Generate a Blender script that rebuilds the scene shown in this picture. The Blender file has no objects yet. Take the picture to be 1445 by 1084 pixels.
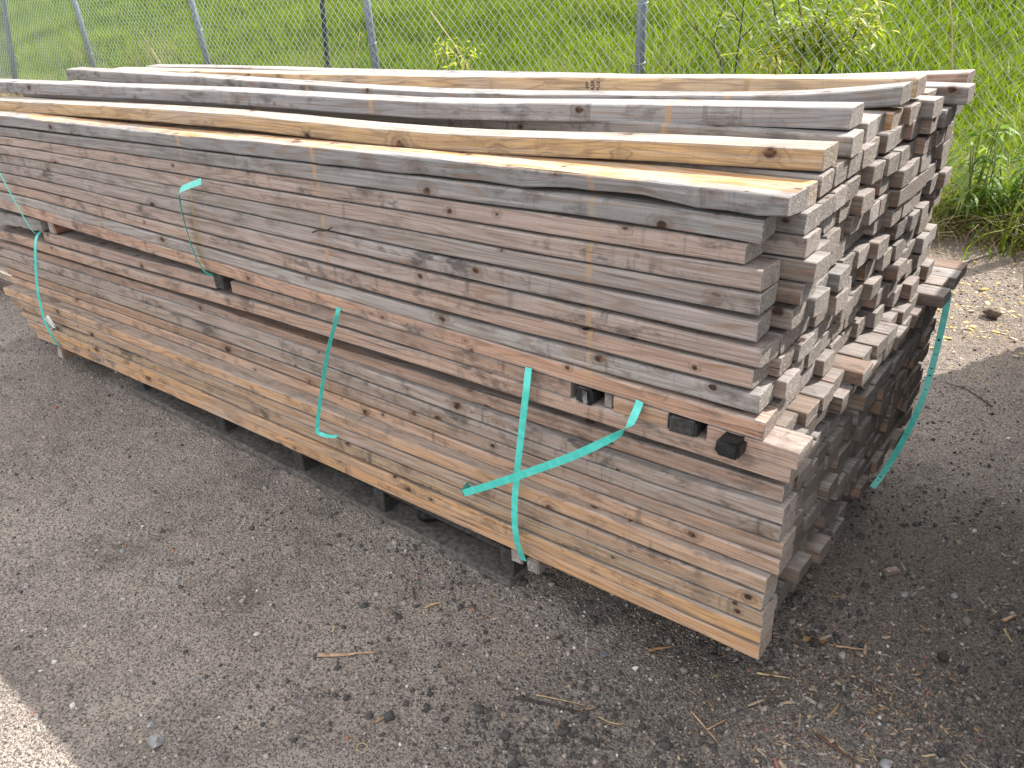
import bpy, bmesh, math, random
import numpy as np
from mathutils import Vector, Matrix

random.seed(11)
RNG = np.random.default_rng(11)
SC = bpy.context.scene
COL = SC.collection

# ---------------------------------------------------------------- camera
F_PX, IW, IH = 1207.18, 1445.0, 1084.0
R = np.array([[0.7950532191, 0.6055573814, -0.0345056024],
              [0.2606906034, -0.3925269753, -0.8820220990],
              [-0.5476593723, 0.6922592228, -0.4699429544]])      # rows: camera right, camera down, camera forward
CAM = np.array([0.38985, -1.23281, 1.27882])
cd = bpy.data.cameras.new('camera')
cam = bpy.data.objects.new('camera', cd)
COL.objects.link(cam)
cd.sensor_fit = 'HORIZONTAL'
cd.sensor_width = 36.0
cd.lens = F_PX / IW * 36.0
cd.clip_start = 0.02
cd.clip_end = 400
cam.matrix_world = Matrix(((R[0][0], -R[1][0], -R[2][0], CAM[0]),
                           (R[0][1], -R[1][1], -R[2][1], CAM[1]),
                           (R[0][2], -R[1][2], -R[2][2], CAM[2]),
                           (0, 0, 0, 1)))
SC.camera = cam

# ---------------------------------------------------------------- world, sun, exposure
SUN = Vector((0.40, 0.875, 1.0)).normalized()
w = bpy.data.worlds.new('World')
SC.world = w
w.use_nodes = True
wn = w.node_tree.nodes
wn.clear()
sky = wn.new('ShaderNodeTexSky')
sky.sky_type = 'NISHITA'
sky.sun_disc = False
sky.sun_elevation = math.asin(SUN.z)
sky.sun_rotation = math.atan2(SUN.x, SUN.y)
sky.dust_density = 3.0
sky.ozone_density = 0.6
hs = wn.new('ShaderNodeHueSaturation')
hs.inputs['Saturation'].default_value = 0.30
bg = wn.new('ShaderNodeBackground')
bg.inputs['Strength'].default_value = 0.15
wo = wn.new('ShaderNodeOutputWorld')
w.node_tree.links.new(sky.outputs[0], hs.inputs['Color'])
hz = wn.new('ShaderNodeMix')                       # even pale haze added to the sky colour to lift the shade
hz.data_type = 'RGBA'
hz.inputs[0].default_value = 0.50
hz.inputs[7].default_value = (7.4, 7.35, 7.3, 1)
w.node_tree.links.new(hs.outputs[0], hz.inputs[6])
w.node_tree.links.new(hz.outputs[2], bg.inputs['Color'])
w.node_tree.links.new(bg.outputs[0], wo.inputs[0])
sl = bpy.data.lights.new('sun', 'SUN')
sl.energy = 3.9
sl.angle = math.radians(0.5)
sl.color = (1.0, 0.945, 0.87)
so = bpy.data.objects.new('sun', sl)
COL.objects.link(so)
so.rotation_euler = SUN.to_track_quat('Z', 'Y').to_euler()
SC.view_settings.view_transform = 'Standard'
SC.view_settings.look = 'None'
SC.view_settings.exposure = 1.78
SC.view_settings.gamma = 1.0
SC.view_settings.use_curve_mapping = False


def at(px, py, Y):
    """the point of the plane y = Y that the photograph shows at a pixel"""
    d = R.T @ np.array([(px - IW / 2) / F_PX, (py - IH / 2) / F_PX, 1.0])
    return CAM + d * (Y - CAM[1]) / d[1]


def atz(px, py, Z):
    d = R.T @ np.array([(px - IW / 2) / F_PX, (py - IH / 2) / F_PX, 1.0])
    return CAM + d * (Z - CAM[2]) / d[2]


# ---------------------------------------------------------------- node helpers
ALB = 0.60                                         # overall level of the base colours


class NT:
    def __init__(s, name):
        s.m = bpy.data.materials.new(name)
        s.m.use_nodes = True
        s.t = s.m.node_tree
        s.t.nodes.clear()
        s.out = s.t.nodes.new('ShaderNodeOutputMaterial')

    def n(s, typ, **kw):
        nd = s.t.nodes.new(typ)
        for k, v in kw.items():
            setattr(nd, k, v)
        return nd

    def L(s, a, b):
        s.t.links.new(a, b)

    def put(s, sock, v):
        if v is None:
            return
        if isinstance(v, bpy.types.NodeSocket):
            s.L(v, sock)
        elif hasattr(sock.default_value, '__len__') and not hasattr(v, '__len__'):
            sock.default_value = (v,) * len(sock.default_value)
        elif hasattr(sock.default_value, '__len__') and len(sock.default_value) == 4 and len(v) == 3:
            sock.default_value = (*v, 1)
        else:
            sock.default_value = v

    def math(s, op, a, b=None, c=None, clamp=False):
        nd = s.n('ShaderNodeMath', operation=op, use_clamp=clamp)
        for i, v in enumerate((a, b, c)):
            s.put(nd.inputs[i], v)
        return nd.outputs[0]

    def vm(s, op, a, b=None):
        nd = s.n('ShaderNodeVectorMath', operation=op)
        s.put(nd.inputs[0], a)
        s.put(nd.inputs[1], b)
        return nd.outputs['Value' if op in ('LENGTH', 'DOT_PRODUCT', 'DISTANCE') else 'Vector']

    def noise(s, vec, scale=1, detail=2, rough=.5, dist=0):
        nd = s.n('ShaderNodeTexNoise')
        s.put(nd.inputs['Vector'], vec)
        s.put(nd.inputs['Scale'], scale)
        nd.inputs['Detail'].default_value = detail
        nd.inputs['Roughness'].default_value = rough
        nd.inputs['Distortion'].default_value = dist
        return nd.outputs['Fac']

    def ramp(s, fac, lo, hi, a=0.0, b=1.0):
        nd = s.n('ShaderNodeMapRange', interpolation_type='SMOOTHSTEP')
        s.put(nd.inputs['Value'], fac)
        nd.inputs['From Min'].default_value = lo
        nd.inputs['From Max'].default_value = hi
        nd.inputs['To Min'].default_value = a
        nd.inputs['To Max'].default_value = b
        return nd.outputs[0]

    def mix(s, fac, a, b, blend='MIX'):
        nd = s.n('ShaderNodeMix', data_type='RGBA', blend_type=blend)
        s.put(nd.inputs[0], fac)
        s.put(nd.inputs[6], a)
        s.put(nd.inputs[7], b)
        return nd.outputs[2]

    def sep(s, v):
        nd = s.n('ShaderNodeSeparateXYZ')
        s.L(v, nd.inputs[0])
        return nd.outputs

    def comb(s, x, y, z):
        nd = s.n('ShaderNodeCombineXYZ')
        for i, v in enumerate((x, y, z)):
            s.put(nd.inputs[i], v)
        return nd.outputs[0]

    def attr(s, name):
        nd = s.n('ShaderNodeAttribute')
        nd.attribute_name = name
        return nd

    def bump(s, h, strength, dist, prev=None):
        nd = s.n('ShaderNodeBump')
        nd.inputs['Strength'].default_value = strength
        nd.inputs['Distance'].default_value = dist
        s.put(nd.inputs['Height'], h)
        if prev is not None:
            s.L(prev, nd.inputs['Normal'])
        return nd.outputs[0]

    def bsdf(s, col, rough=.8, normal=None, metallic=0, spec=.3):
        nd = s.n('ShaderNodeBsdfPrincipled')
        col = s.mix(1.0, col, (ALB, ALB, ALB), 'MULTIPLY')
        s.put(nd.inputs['Base Color'], col)
        s.put(nd.inputs['Roughness'], rough)
        nd.inputs['Metallic'].default_value = metallic
        nd.inputs['Specular IOR Level'].default_value = spec
        if normal is not None:
            s.L(normal, nd.inputs['Normal'])
        s.L(nd.outputs[0], s.out.inputs[0])
        return nd


# ---------------------------------------------------------------- wood materials
def wood_material():
    t = NT('weathered_wood')
    rest = t.attr('rest').outputs['Vector']
    sd = t.attr('side').outputs['Vector']      # x: up-facing, y: height on the edge -1..1, z: free
    S = t.sep(sd)
    oi = t.n('ShaderNodeObjectInfo')
    base = oi.outputs['Color']
    alpha = oi.outputs['Alpha']
    # knots: branches cut by the surface
    sc3 = (7.5, 21.0, 21.0)
    ps = t.vm('MULTIPLY', rest, sc3)
    vor = t.n('ShaderNodeTexVoronoi', voronoi_dimensions='3D', feature='F1')
    t.L(ps, vor.inputs['Vector'])
    vor.inputs['Scale'].default_value = 1
    dv = t.vm('SUBTRACT', ps, vor.outputs['Position'])
    wob = t.noise(t.vm('MULTIPLY', rest, (60, 60, 60)), 1, 2)
    d = t.vm('LENGTH', t.vm('MULTIPLY', dv, (0.75 / sc3[0], 1 / sc3[1], 1 / sc3[2])))
    d = t.math('ADD', d, t.math('MULTIPLY', t.math('SUBTRACT', wob, .5), .006))
    vr = t.sep(vor.outputs['Color'])
    kr = t.math('MULTIPLY_ADD', t.math('MULTIPLY', vr[0], vr[0]), .011, .0030)
    kin = t.math('DIVIDE', d, kr)
    core = t.ramp(kin, .55, 1.0, 1.0, 0.0)
    halo = t.ramp(kin, .8, 2.6, 1.0, 0.0)
    # growth rings as contour lines drawn out along the board
    lon = t.noise(t.vm('MULTIPLY', rest, (1.1, 9, 13)), 1, 2, .45)
    lon2 = t.noise(t.vm('MULTIPLY', rest, (7, 50, 60)), 1, 2, .5)
    fld = t.math('ADD', t.math('MULTIPLY', lon, 15.0), t.math('MULTIPLY', lon2, .9))
    fld = t.math('ADD', fld, t.math('MULTIPLY', halo, 1.3))
    ring = t.math('ABSOLUTE', t.math('SINE', t.math('MULTIPLY', fld, 3.14159)))
    late = t.ramp(ring, .80, 1.0)
    fib = t.noise(t.vm('MULTIPLY', rest, (9, 420, 420)), 1, 3, .6)
    fib2 = t.noise(t.vm('MULTIPLY', rest, (2.2, 130, 130)), 1, 2, .6)
    saw = t.noise(t.vm('MULTIPLY', rest, (380, 14, 9)), 1, 2, .6)
    blot = t.noise(t.vm('MULTIPLY', rest, (2.6, 9, 11)), 1, 4, .6)
    blot2 = t.noise(t.vm('ADD', t.vm('MULTIPLY', rest, (7.5, 16, 18)), (31, 7, 3)), 1, 4, .65)
    # weathering
    grey = t.mix(t.ramp(blot2, .3, .75), (.27, .26, .26), (.44, .425, .42))
    topg = t.math('MULTIPLY', S[0], alpha)
    edge = t.ramp(t.math('ABSOLUTE', S[1]), .72, 1.0)
    wf = t.math('ADD', t.ramp(blot, .44, .72, 0, .75), t.math('MULTIPLY', edge, .40))
    wf = t.math('MAXIMUM', wf, t.math('MULTIPLY', topg, 1.0), clamp=True)
    rustwood = t.mix(.5, base, (.42, .19, .07))
    c = t.mix(t.math('MULTIPLY', late, t.ramp(blot2, .40, .66, .05, .75)), base, rustwood)
    c = t.mix(t.math('MULTIPLY', wf, t.math('MULTIPLY_ADD', S[0], .22, .60)), c, grey)
    ft = t.attr('fresh_top')
    ft.attribute_type = 'OBJECT'
    fr = t.math('MULTIPLY', t.math('MULTIPLY', S[0], ft.outputs['Fac']), t.ramp(t.math('ADD', blot, t.math('MULTIPLY', S[2], 4.0)), .34, .52))
    c = t.mix(fr, c, t.mix(t.ramp(lon2, .46, .60), (.62, .43, .27), (.60, .27, .07)))
    # growth rings stay visible through the grey
    c = t.mix(t.math('MULTIPLY', late, .34), c, (.17, .12, .09))
    c = t.mix(t.ramp(fib, .32, .62, .50, 0), c, (.14, .115, .10))
    c = t.mix(t.ramp(fib2, .45, .75, 0, .30), c, (.66, .60, .56))
    c = t.mix(t.ramp(saw, .52, .78, 0, .16), c, (.16, .14, .13))
    # mildew: dark smudges, partly running across the board
    m1 = t.noise(t.vm('ADD', t.vm('MULTIPLY', rest, (11, 20, 22)), (5, 50, 9)), 1, 5, .72)
    m2 = t.noise(t.vm('ADD', t.vm('MULTIPLY', rest, (38, 9, 7)), (15, 5, 90)), 1, 3, .6)
    m3 = t.noise(t.vm('ADD', t.vm('MULTIPLY', rest, (1.6, 6, 6)), (9, 9, 9)), 1, 2, .5)
    mm = t.math('MULTIPLY', t.ramp(m1, .50, .66), t.ramp(m3, .38, .56))
    mm2 = t.math('MULTIPLY', t.ramp(m2, .57, .70), t.ramp(m3, .42, .62, 0, .8))
    mould = t.math('MAXIMUM', mm, mm2)
    am = t.attr('mildew')
    am.attribute_type = 'OBJECT'
    mould = t.math('MULTIPLY', mould, am.outputs['Fac'])
    c = t.mix(t.math('MULTIPLY', mould, .80), c, (.05, .046, .044))
    # dirt specks
    sp = t.noise(t.vm('MULTIPLY', rest, (130, 150, 150)), 1, 2, .5)
    c = t.mix(t.ramp(sp, .69, .76, 0, .5), c, (.05, .04, .035))
    c = t.mix(t.math('MULTIPLY', halo, .42), c, (.15, .10, .075))
    kcol = t.mix(t.ramp(wob, .42, .68), (.045, .026, .018), (.22, .10, .05))
    c = t.mix(core, c, kcol)
    # pale bands the old straps left across the whole upper bundle
    pos = t.n('ShaderNodeNewGeometry').outputs['Position']
    P = t.sep(pos)
    wv = t.math('MULTIPLY', t.math('SUBTRACT', t.noise(pos, 9, 2), .5), .012)
    band = None
    for x0 in (-.402, -1.126, -1.648):
        dx = t.math('ABSOLUTE', t.math('ADD', t.math('SUBTRACT', P[0], x0), wv))
        b = t.ramp(dx, .0045, .0085, 1, 0)
        band = b if band is None else t.math('MAXIMUM', band, b)
    band = t.math('MULTIPLY', band, t.ramp(P[2], .495, .50))
    band = t.math('MULTIPLY', band, t.ramp(t.noise(t.vm('MULTIPLY', pos, (30, 12, 14)), 1, 2), .38, .62, .16, .80))
    c = t.mix(band, c, (.46, .31, .18))
    h = t.math('ADD', t.math('MULTIPLY', fib, .7), t.math('MULTIPLY', t.math('SUBTRACT', 1, late), .35))
    h = t.math('ADD', h, t.math('MULTIPLY', saw, .25))
    crk = t.noise(t.vm('MULTIPLY', rest, (3, 150, 150)), 1, 1)
    crack = t.math('MULTIPLY', t.ramp(crk, .70, .735), t.ramp(blot, .45, .6))
    c = t.mix(t.math('MULTIPLY', crack, .85), c, (.03, .025, .02))
    h = t.math('SUBTRACT', h, t.math('MULTIPLY', crack, 2.0))
    t.bsdf(c, .82, t.bump(h, .55, .0012), spec=.25)
    return t.m


def end_material():
    t = NT('end_grain')
    rest = t.attr('rest').outputs['Vector']
    oi = t.n('ShaderNodeObjectInfo')
    base = oi.outputs['Color']
    rnd = oi.outputs['Random']
    s = t.sep(rest)
    pith = t.comb(t.math('MULTIPLY_ADD', rnd, .16, -.08), t.math('MULTIPLY_ADD', t.math('FRACT', t.math('MULTIPLY', rnd, 7.3)), -.10, -.01), 0)
    sy = t.math('SUBTRACT', t.math('MODULO', t.math('ADD', s[1], 500), 10), 5)
    sz = t.math('SUBTRACT', t.math('MODULO', t.math('ADD', s[2], 500), 10), 5)
    yz = t.comb(sy, sz, 0)
    r = t.vm('DISTANCE', yz, pith)
    r = t.math('ADD', r, t.math('MULTIPLY', t.noise(rest, 40, 2), .006))
    ring = t.ramp(t.math('SINE', t.math('MULTIPLY', r, 1500)), .0, 1.0)
    sp = t.noise(rest, 480, 3, .75)
    sp2 = t.noise(rest, 190, 3, .75)
    bl = t.noise(rest, 28, 3, .6)
    k = t.n('ShaderNodeValToRGB')
    el = k.color_ramp.elements
    el[0].position = 0
    el[0].color = (.33, .30, .28, 1)
    el[1].position = 1
    el[1].color = (.62, .585, .555, 1)
    for p_, c_ in ((.25, (.46, .42, .39, 1)), (.5, (.53, .47, .42, 1)), (.7, (.40, .35, .31, 1)), (.85, (.56, .525, .50, 1))):
        e = el.new(p_)
        e.color = c_
    t.L(t.math('FRACT', t.math('MULTIPLY', rnd, 13.7)), k.inputs[0])
    c = t.mix(.22, k.outputs[0], base)
    c = t.mix(t.math('MULTIPLY', ring, .22), c, (.22, .16, .12))
    c = t.mix(t.ramp(sp, .48, .64, 0, .85), c, (.10, .085, .075))
    c = t.mix(t.ramp(sp2, .50, .68, 0, .65), c, (.80, .74, .68))
    c = t.mix(t.ramp(bl, .5, .75, 0, .5), c, (.17, .15, .14))
    ag = t.attr('aged_shade')
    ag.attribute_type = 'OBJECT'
    c = t.mix(ag.outputs['Fac'], c, (.13, .11, .095))  # weathering and painted shade together darken the lower bundle's ends
    h = t.math('ADD', sp, t.math('MULTIPLY', sp2, 1.5))
    t.bsdf(c, .9, t.bump(h, 1.0, .0022), spec=.15)
    return t.m


M_WOOD = wood_material()
M_END = end_material()


def simple(name, col, rough=.7, var=.25, scale=30, bump=.3, metallic=0, dist=.002):
    t = NT(name)
    tc = t.n('ShaderNodeTexCoord').outputs['Object']
    n1 = t.noise(tc, scale, 4, .65)
    n2 = t.noise(tc, scale * .15, 2, .5)
    c = t.mix(t.ramp(n1, .3, .7), tuple(x * (1 - var) for x in col), tuple(min(1, x * (1 + var)) for x in col))
    c = t.mix(t.ramp(n2, .45, .7, 0, var), c, tuple(x * .55 for x in col))
    t.bsdf(c, rough, t.bump(n1, bump, dist), metallic=metallic)
    return t.m


M_STRAP = NT('strap_plastic')
_t = M_STRAP
_g = _t.n('ShaderNodeTexCoord').outputs['Object']
_n = _t.noise(_g, 60, 3)
_c = _t.mix(_t.ramp(_n, .35, .7), (.07, .62, .53), (.12, .74, .64))
_c = _t.mix(_t.ramp(_t.noise(_g, 25, 4, .7), .62, .75, 0, .5), _c, (.10, .33, .28))
_b = _t.bsdf(_c, .38, _t.bump(_t.noise(_g, 900, 1), .25, .0004), spec=.45)
M_STRAP = _t.m
M_INK = simple('black_ink', (.03, .03, .03), .6, .2, 100)
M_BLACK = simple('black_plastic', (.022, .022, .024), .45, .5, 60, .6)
M_PALLET = simple('old_pallet_wood', (.125, .115, .105), .9, .5, 70, .6)
M_TAR = simple('tarred_wood', (.05, .048, .046), .8, .6, 90, .8)
M_GREYWOOD = simple('grey_wood', (.27, .245, .22), .9, .35, 80, .6)
M_BROWNWOOD = simple('brown_wood', (.30, .16, .08), .85, .35, 50, .5)
M_STEEL = simple('galvanised_steel', (.24, .29, .34), .55, .22, 60, .15, .4)
M_WIRE = simple('galvanised_wire', (.44, .54, .55), .40, .15, 40, .1, .55)
M_STONE = simple('grey_stone', (.30, .295, .30), .85, .35, 60, .7)
M_STRAW = simple('straw', (.52, .38, .20), .8, .3, 90, .4)
M_SLIVER = simple('wood_sliver', (.46, .30, .19), .8, .35, 90, .5)
M_DARKSTICK = simple('dark_bark', (.055, .045, .04), .9, .4, 90, .5)
M_CLOD = simple('dirt_clod', (.12, .085, .06), .95, .4, 60, .9)
M_SEAL = simple('strap_seal_metal', (.65, .65, .63), .35, .2, 60, .2, .8)


def link(name, me, mats, parent=None):
    for m in mats:
        me.materials.append(m)
    o = bpy.data.objects.new(name, me)
    COL.objects.link(o)
    if parent is not None:
        o.parent = parent
    return o


def tag(o, label=None, cat=None, group=None, kind=None):
    if label:
        o['label'] = label
    if cat:
        o['category'] = cat
    if group:
        o['group'] = group
    if kind:
        o['kind'] = kind
    return o


def empty(name, loc):
    o = bpy.data.objects.new(name, None)
    COL.objects.link(o)
    o.location = loc
    o.empty_display_size = .1
    return o


# ---------------------------------------------------------------- ground
def ground_z(X, Y=0.0):
    X = np.asarray(X, float)
    a = -.141 - .0245 * (X + .65)
    b = -.141 - .0245 * (-3 + .65) - .042 * (-3 - X)
    z = np.where(X > -3, a, b)
    z = np.where(X > 3, -.141 - .0245 * 3.65, z)
    z = np.where(X < -20, -.0834 - .042 * 17, z)
    return z


def vnoise(x, y, seed=0):
    """smooth value noise on numpy arrays"""
    rg = np.random.default_rng(seed)
    tab = rg.random((256, 256))
    xi = np.floor(x).astype(int)
    yi = np.floor(y).astype(int)
    fx = x - xi
    fy = y - yi
    fx = fx * fx * (3 - 2 * fx)
    fy = fy * fy * (3 - 2 * fy)
    a = tab[xi % 256, yi % 256]
    b = tab[(xi + 1) % 256, yi % 256]
    c = tab[xi % 256, (yi + 1) % 256]
    d = tab[(xi + 1) % 256, (yi + 1) % 256]
    return (a * (1 - fx) + b * fx) * (1 - fy) + (c * (1 - fx) + d * fx) * fy - .5


def fence_y(X):
    return 3.512 - .0553 * np.asarray(X, float)


def terrain(X, Y):
    z = ground_z(X)
    k = Y - fence_y(X) + .1
    rise = np.where(k > 0, .02 + k * .055 + np.clip(k - .9, 0, 40) * .125, 0)
    rise = np.where(k > 0, rise, 0) * np.clip(k / .3, 0, 1)
    rise = np.minimum(rise, 4.5)
    return z + rise


def ground_h(X, Y):
    z = terrain(X, Y)
    z = z + vnoise(X * 1.7, Y * 1.7, 1) * .018 + vnoise(X * 6, Y * 6, 2) * .008
    near = 1.0
    z = z + vnoise(X * 25, Y * 25, 3) * .0045 * near + vnoise(X * 70, Y * 70, 4) * .0035 + vnoise(X * 75 + 9, Y * 75, 5) * .003
    return z


def axis(lo, hi, a, b, step, grow):
    mid = list(np.arange(a, b, step))
    r, s = [mid[-1]], step
    while r[-1] < hi:
        s *= grow
        r.append(r[-1] + s)
    l, s = [mid[0]], step
    while l[-1] > lo:
        s *= grow
        l.append(l[-1] - s)
    return np.array(l[:0:-1] + mid + r[1:])


def np_mesh(name, verts, faces_flat, loops_per_face):
    me = bpy.data.meshes.new(name)
    nf = len(loops_per_face)
    me.vertices.add(len(verts))
    me.vertices.foreach_set('co', np.asarray(verts, np.float32).ravel())
    me.loops.add(len(faces_flat))
    me.loops.foreach_set('vertex_index', np.asarray(faces_flat, np.int32))
    me.polygons.add(nf)
    st = np.concatenate([[0], np.cumsum(loops_per_face)[:-1]]).astype(np.int32)
    me.polygons.foreach_set('loop_start', st)
    me.polygons.foreach_set('loop_total', np.asarray(loops_per_face, np.int32))
    me.update(calc_edges=True)
    return me


def ground_material():
    t = NT('compacted_dirt')
    pos = t.n('ShaderNodeNewGeometry').outputs['Position']
    P = t.sep(pos)
    a = t.noise(pos, 1.3, 4, .6)
    b = t.noise(pos, 9, 4, .65)
    f = t.noise(pos, 170, 3, .7)
    g = t.noise(pos, 420, 2, .7)
    c = t.mix(t.ramp(a, .35, .65), (.54, .455, .40), (.68, .59, .52))
    # darker bark mould and clay where wood is worked, right of the pile
    reg = t.math('ADD', P[0], t.math('MULTIPLY', P[1], -.25))
    reg = t.math('ADD', reg, t.math('MULTIPLY', t.math('SUBTRACT', a, .5), 1.1))
    dk = t.ramp(reg, -.75, .12)
    lim = t.ramp(t.math('ADD', P[1], t.math('MULTIPLY', a, .5)), 1.0, 1.9, 1, .0)
    c = t.mix(t.math('MULTIPLY', t.math('MULTIPLY', dk, lim), .74), c, (.185, .160, .143))
    c = t.mix(t.ramp(t.noise(pos, 3.1, 5, .7), .48, .64, 0, .50), c, (.16, .14, .125))
    sand = t.ramp(P[1], 1.5, 2.3)
    c = t.mix(t.math('MULTIPLY', sand, t.ramp(b, .3, .7, .5, .95)), c, (.56, .45, .36))
    c = t.mix(t.ramp(b, .5, .75, 0, .42), c, (.15, .125, .11))
    vr = t.n('ShaderNodeTexVoronoi', voronoi_dimensions='3D', feature='F1')
    t.L(pos, vr.inputs['Vector'])
    vr.inputs['Scale'].default_value = 210
    gv = t.sep(vr.outputs['Color'])
    c = t.mix(t.ramp(gv[0], .0, .5, .42, 0), c, (.09, .078, .07))
    c = t.mix(t.ramp(gv[1], .72, 1.0, 0, .45), c, (.58, .52, .46))
    c = t.mix(t.ramp(f, .47, .62, 0, .80), c, (.065, .055, .05))
    c = t.mix(t.ramp(g, .56, .68, 0, .6), c, (.46, .40, .35))
    # soil and thatch under the grass
    k = t.math('ADD', P[1], t.math('MULTIPLY', P[0], .0553))
    veg = t.ramp(k, 3.40, 3.66)
    vc = t.mix(t.ramp(t.noise(pos, 2.2, 5, .7), .35, .7), (.055, .085, .012), (.12, .15, .03))
    c = t.mix(veg, c, vc)
    h = t.math('SUBTRACT', t.math('ADD', f, t.math('MULTIPLY', g, .6)), t.math('MULTIPLY', vr.outputs['Distance'], .8))
    t.bsdf(c, .95, t.bump(h, 1.0, .010), spec=.12)
    return t.m


GX = axis(-95, 60, -3.9, 1.15, .0125, 1.06)
GY = axis(-40, 110, -1.15, 2.6, .0125, 1.06)
gx, gy = np.meshgrid(GX, GY, indexing='ij')
gz = ground_h(gx, gy)
nx_, ny_ = gx.shape
vv = np.stack([gx.ravel(), gy.ravel(), gz.ravel()], 1)
ii = (np.arange(nx_ - 1)[:, None] * ny_ + np.arange(ny_ - 1)[None, :]).ravel()
ff = np.stack([ii, ii + ny_, ii + ny_ + 1, ii + 1], 1).ravel()
ground = link('ground', np_mesh('ground', vv, ff, np.full(len(ii), 4)), [ground_material()])
ground.data.polygons.foreach_set('use_smooth', np.ones(len(ii), bool))
tag(ground, 'compacted grey brown dirt yard rising to a grassy bank', kind='structure')

# ---------------------------------------------------------------- boards
T, WD, PITCH = .0362, .0675, .0695


def ring_profile(rad=.0042):
    pts = []
    hw, hh = WD / 2, T / 2
    for cx, cz, a0 in ((1, 1, 0), (-1, 1, 90), (-1, -1, 180), (1, -1, 270)):
        for k in range(3):
            a = math.radians(a0 + 45 * k)
            pts.append((cx * (hw - rad) + rad * math.cos(a), cz * (hh - rad) + rad * math.sin(a)))
    return pts                                  # counter-clockwise seen from +X


RING = ring_profile()
NR = len(RING)


class Soup:
    def __init__(s):
        s.v, s.f, s.m, s.rest, s.side = [], [], [], [], []


def board_geo(XL, XR, fy, fz, segs, soup=None, wane=None, thick=1.0, width=1.0, skew=(0, 0), rough=.0007, tf=None):
    """a sawn board from x=XL to x=XR; fy, fz give its centre line; returns vertices, faces and rest coordinates"""
    n = segs + 1
    u = np.linspace(0, 1, n)
    xs = XL + (XR - XL) * u
    base = len(soup.v)
    off = (random.uniform(0, 40), 10 * random.randint(0, 40), 10 * random.randint(0, 40))
    ch = [0] + list(range(n)) + [n - 1]
    for q, i in enumerate(ch):
        x = xs[i]
        end = q in (0, len(ch) - 1)
        inner = q in (1, len(ch) - 2)
        cy, cz = float(fy(x)), float(fz(x))
        for j, (py, pz) in enumerate(RING):
            sy, sz = py * width, pz * thick * (tf(x) if tf else 1)
            if end:
                sy *= .975
                sz *= .965
            dx = 0.0
            if i == n - 1:
                dx = skew[0] * sz + skew[1] * sy - (0.0012 if inner else 0)
            if i == 0:
                dx = (0.0012 if inner else 0)
            jy = random.uniform(-rough, rough)
            jz = random.uniform(-rough, rough)
            wz = wane(x, py, pz) if wane else (0, 0)
            soup.v.append((x + dx, cy + sy + jy + wz[0], cz + sz + jz + wz[1]))
            soup.rest.append((x - XR + off[0], sy + off[1], sz + off[2]))
            soup.side.append((1.0 if sz > T * .40 else 0.0, sz / (T / 2), sy))
    rings = len(ch)
    for i in range(rings - 1):
        for j in range(NR):
            a = base + i * NR + j
            b = base + i * NR + (j + 1) % NR
            soup.f.append((a, b, b + NR, a + NR))
            soup.m.append(1 if i in (0, rings - 2) else 0)
    soup.f.append(tuple(base + j for j in range(NR))[::-1])
    soup.m.append(1)
    soup.f.append(tuple(base + (rings - 1) * NR + j for j in range(NR)))
    soup.m.append(1)
    return soup


def soup_object(name, s, mats, origin):
    me = bpy.data.meshes.new(name)
    o3 = np.array(origin)
    me.from_pydata([tuple(np.array(v) - o3) for v in s.v], [], s.f)
    me.polygons.foreach_set('material_index', s.m)
    for nm, data in (('rest', s.rest), ('side', s.side)):
        at_ = me.attributes.new(nm, 'FLOAT_VECTOR', 'POINT')
        at_.data.foreach_set('vector', np.array(data, np.float32).ravel())
    bm = bmesh.new()
    bm.from_mesh(me)
    bmesh.ops.recalc_face_normals(bm, faces=bm.faces)
    bm.to_mesh(me)
    bm.free()
    o = link(name, me, mats)
    o.location = origin
    return o


def board(name, XL, XR, fy, fz, color, top, label, group, segs=14, mildew=None, **kw):
    s = Soup()
    board_geo(XL, XR, fy, fz, segs, s, **kw)
    o = soup_object(name, s, [M_WOOD, M_END], (XR, float(fy(XR)), float(fz(XR)) - T / 2))
    o.color = (*color, top)
    o['mildew'] = random.uniform(.55, 1.0) if mildew is None else mildew
    tag(o, label, 'board', group)
    return o


def curve(pts):
    pts = sorted(pts)
    xs = [p[0] for p in pts]
    ys = [p[1] for p in pts]

    def f(x):
        # smooth (Catmull-like) interpolation, linear outside
        if x <= xs[0]:
            return ys[0] + (x - xs[0]) * (ys[1] - ys[0]) / (xs[1] - xs[0])
        if x >= xs[-1]:
            return ys[-1] + (x - xs[-1]) * (ys[-1] - ys[-2]) / (xs[-1] - xs[-2])
        i = max(k for k in range(len(xs)) if xs[k] <= x)
        i = min(i, len(xs) - 2)
        h = xs[i + 1] - xs[i]
        t_ = (x - xs[i]) / h

        def slope(k):
            if k == 0:
                return (ys[1] - ys[0]) / (xs[1] - xs[0])
            if k == len(xs) - 1:
                return (ys[-1] - ys[-2]) / (xs[-1] - xs[-2])
            return (ys[k + 1] - ys[k - 1]) / (xs[k + 1] - xs[k - 1])
        m0, m1 = slope(i) * h, slope(i + 1) * h
        return ((2 * t_ ** 3 - 3 * t_ ** 2 + 1) * ys[i] + (t_ ** 3 - 2 * t_ ** 2 + t_) * m0
                + (-2 * t_ ** 3 + 3 * t_ ** 2) * ys[i + 1] + (t_ ** 3 - t_ ** 2) * m1)
    return f


def lin(r, g, b):
    """sRGB tone seen in even light to a base colour"""
    return tuple((x / 255.0) ** 2.2 * 1.02 for x in (r, g, b))


PINK, GREY, LGREY, TAN, ORANGE, BROWN = (186, 147, 124), (146, 140, 136), (172, 164, 158), (192, 148, 108), (208, 156, 100), (158, 124, 100)

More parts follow.
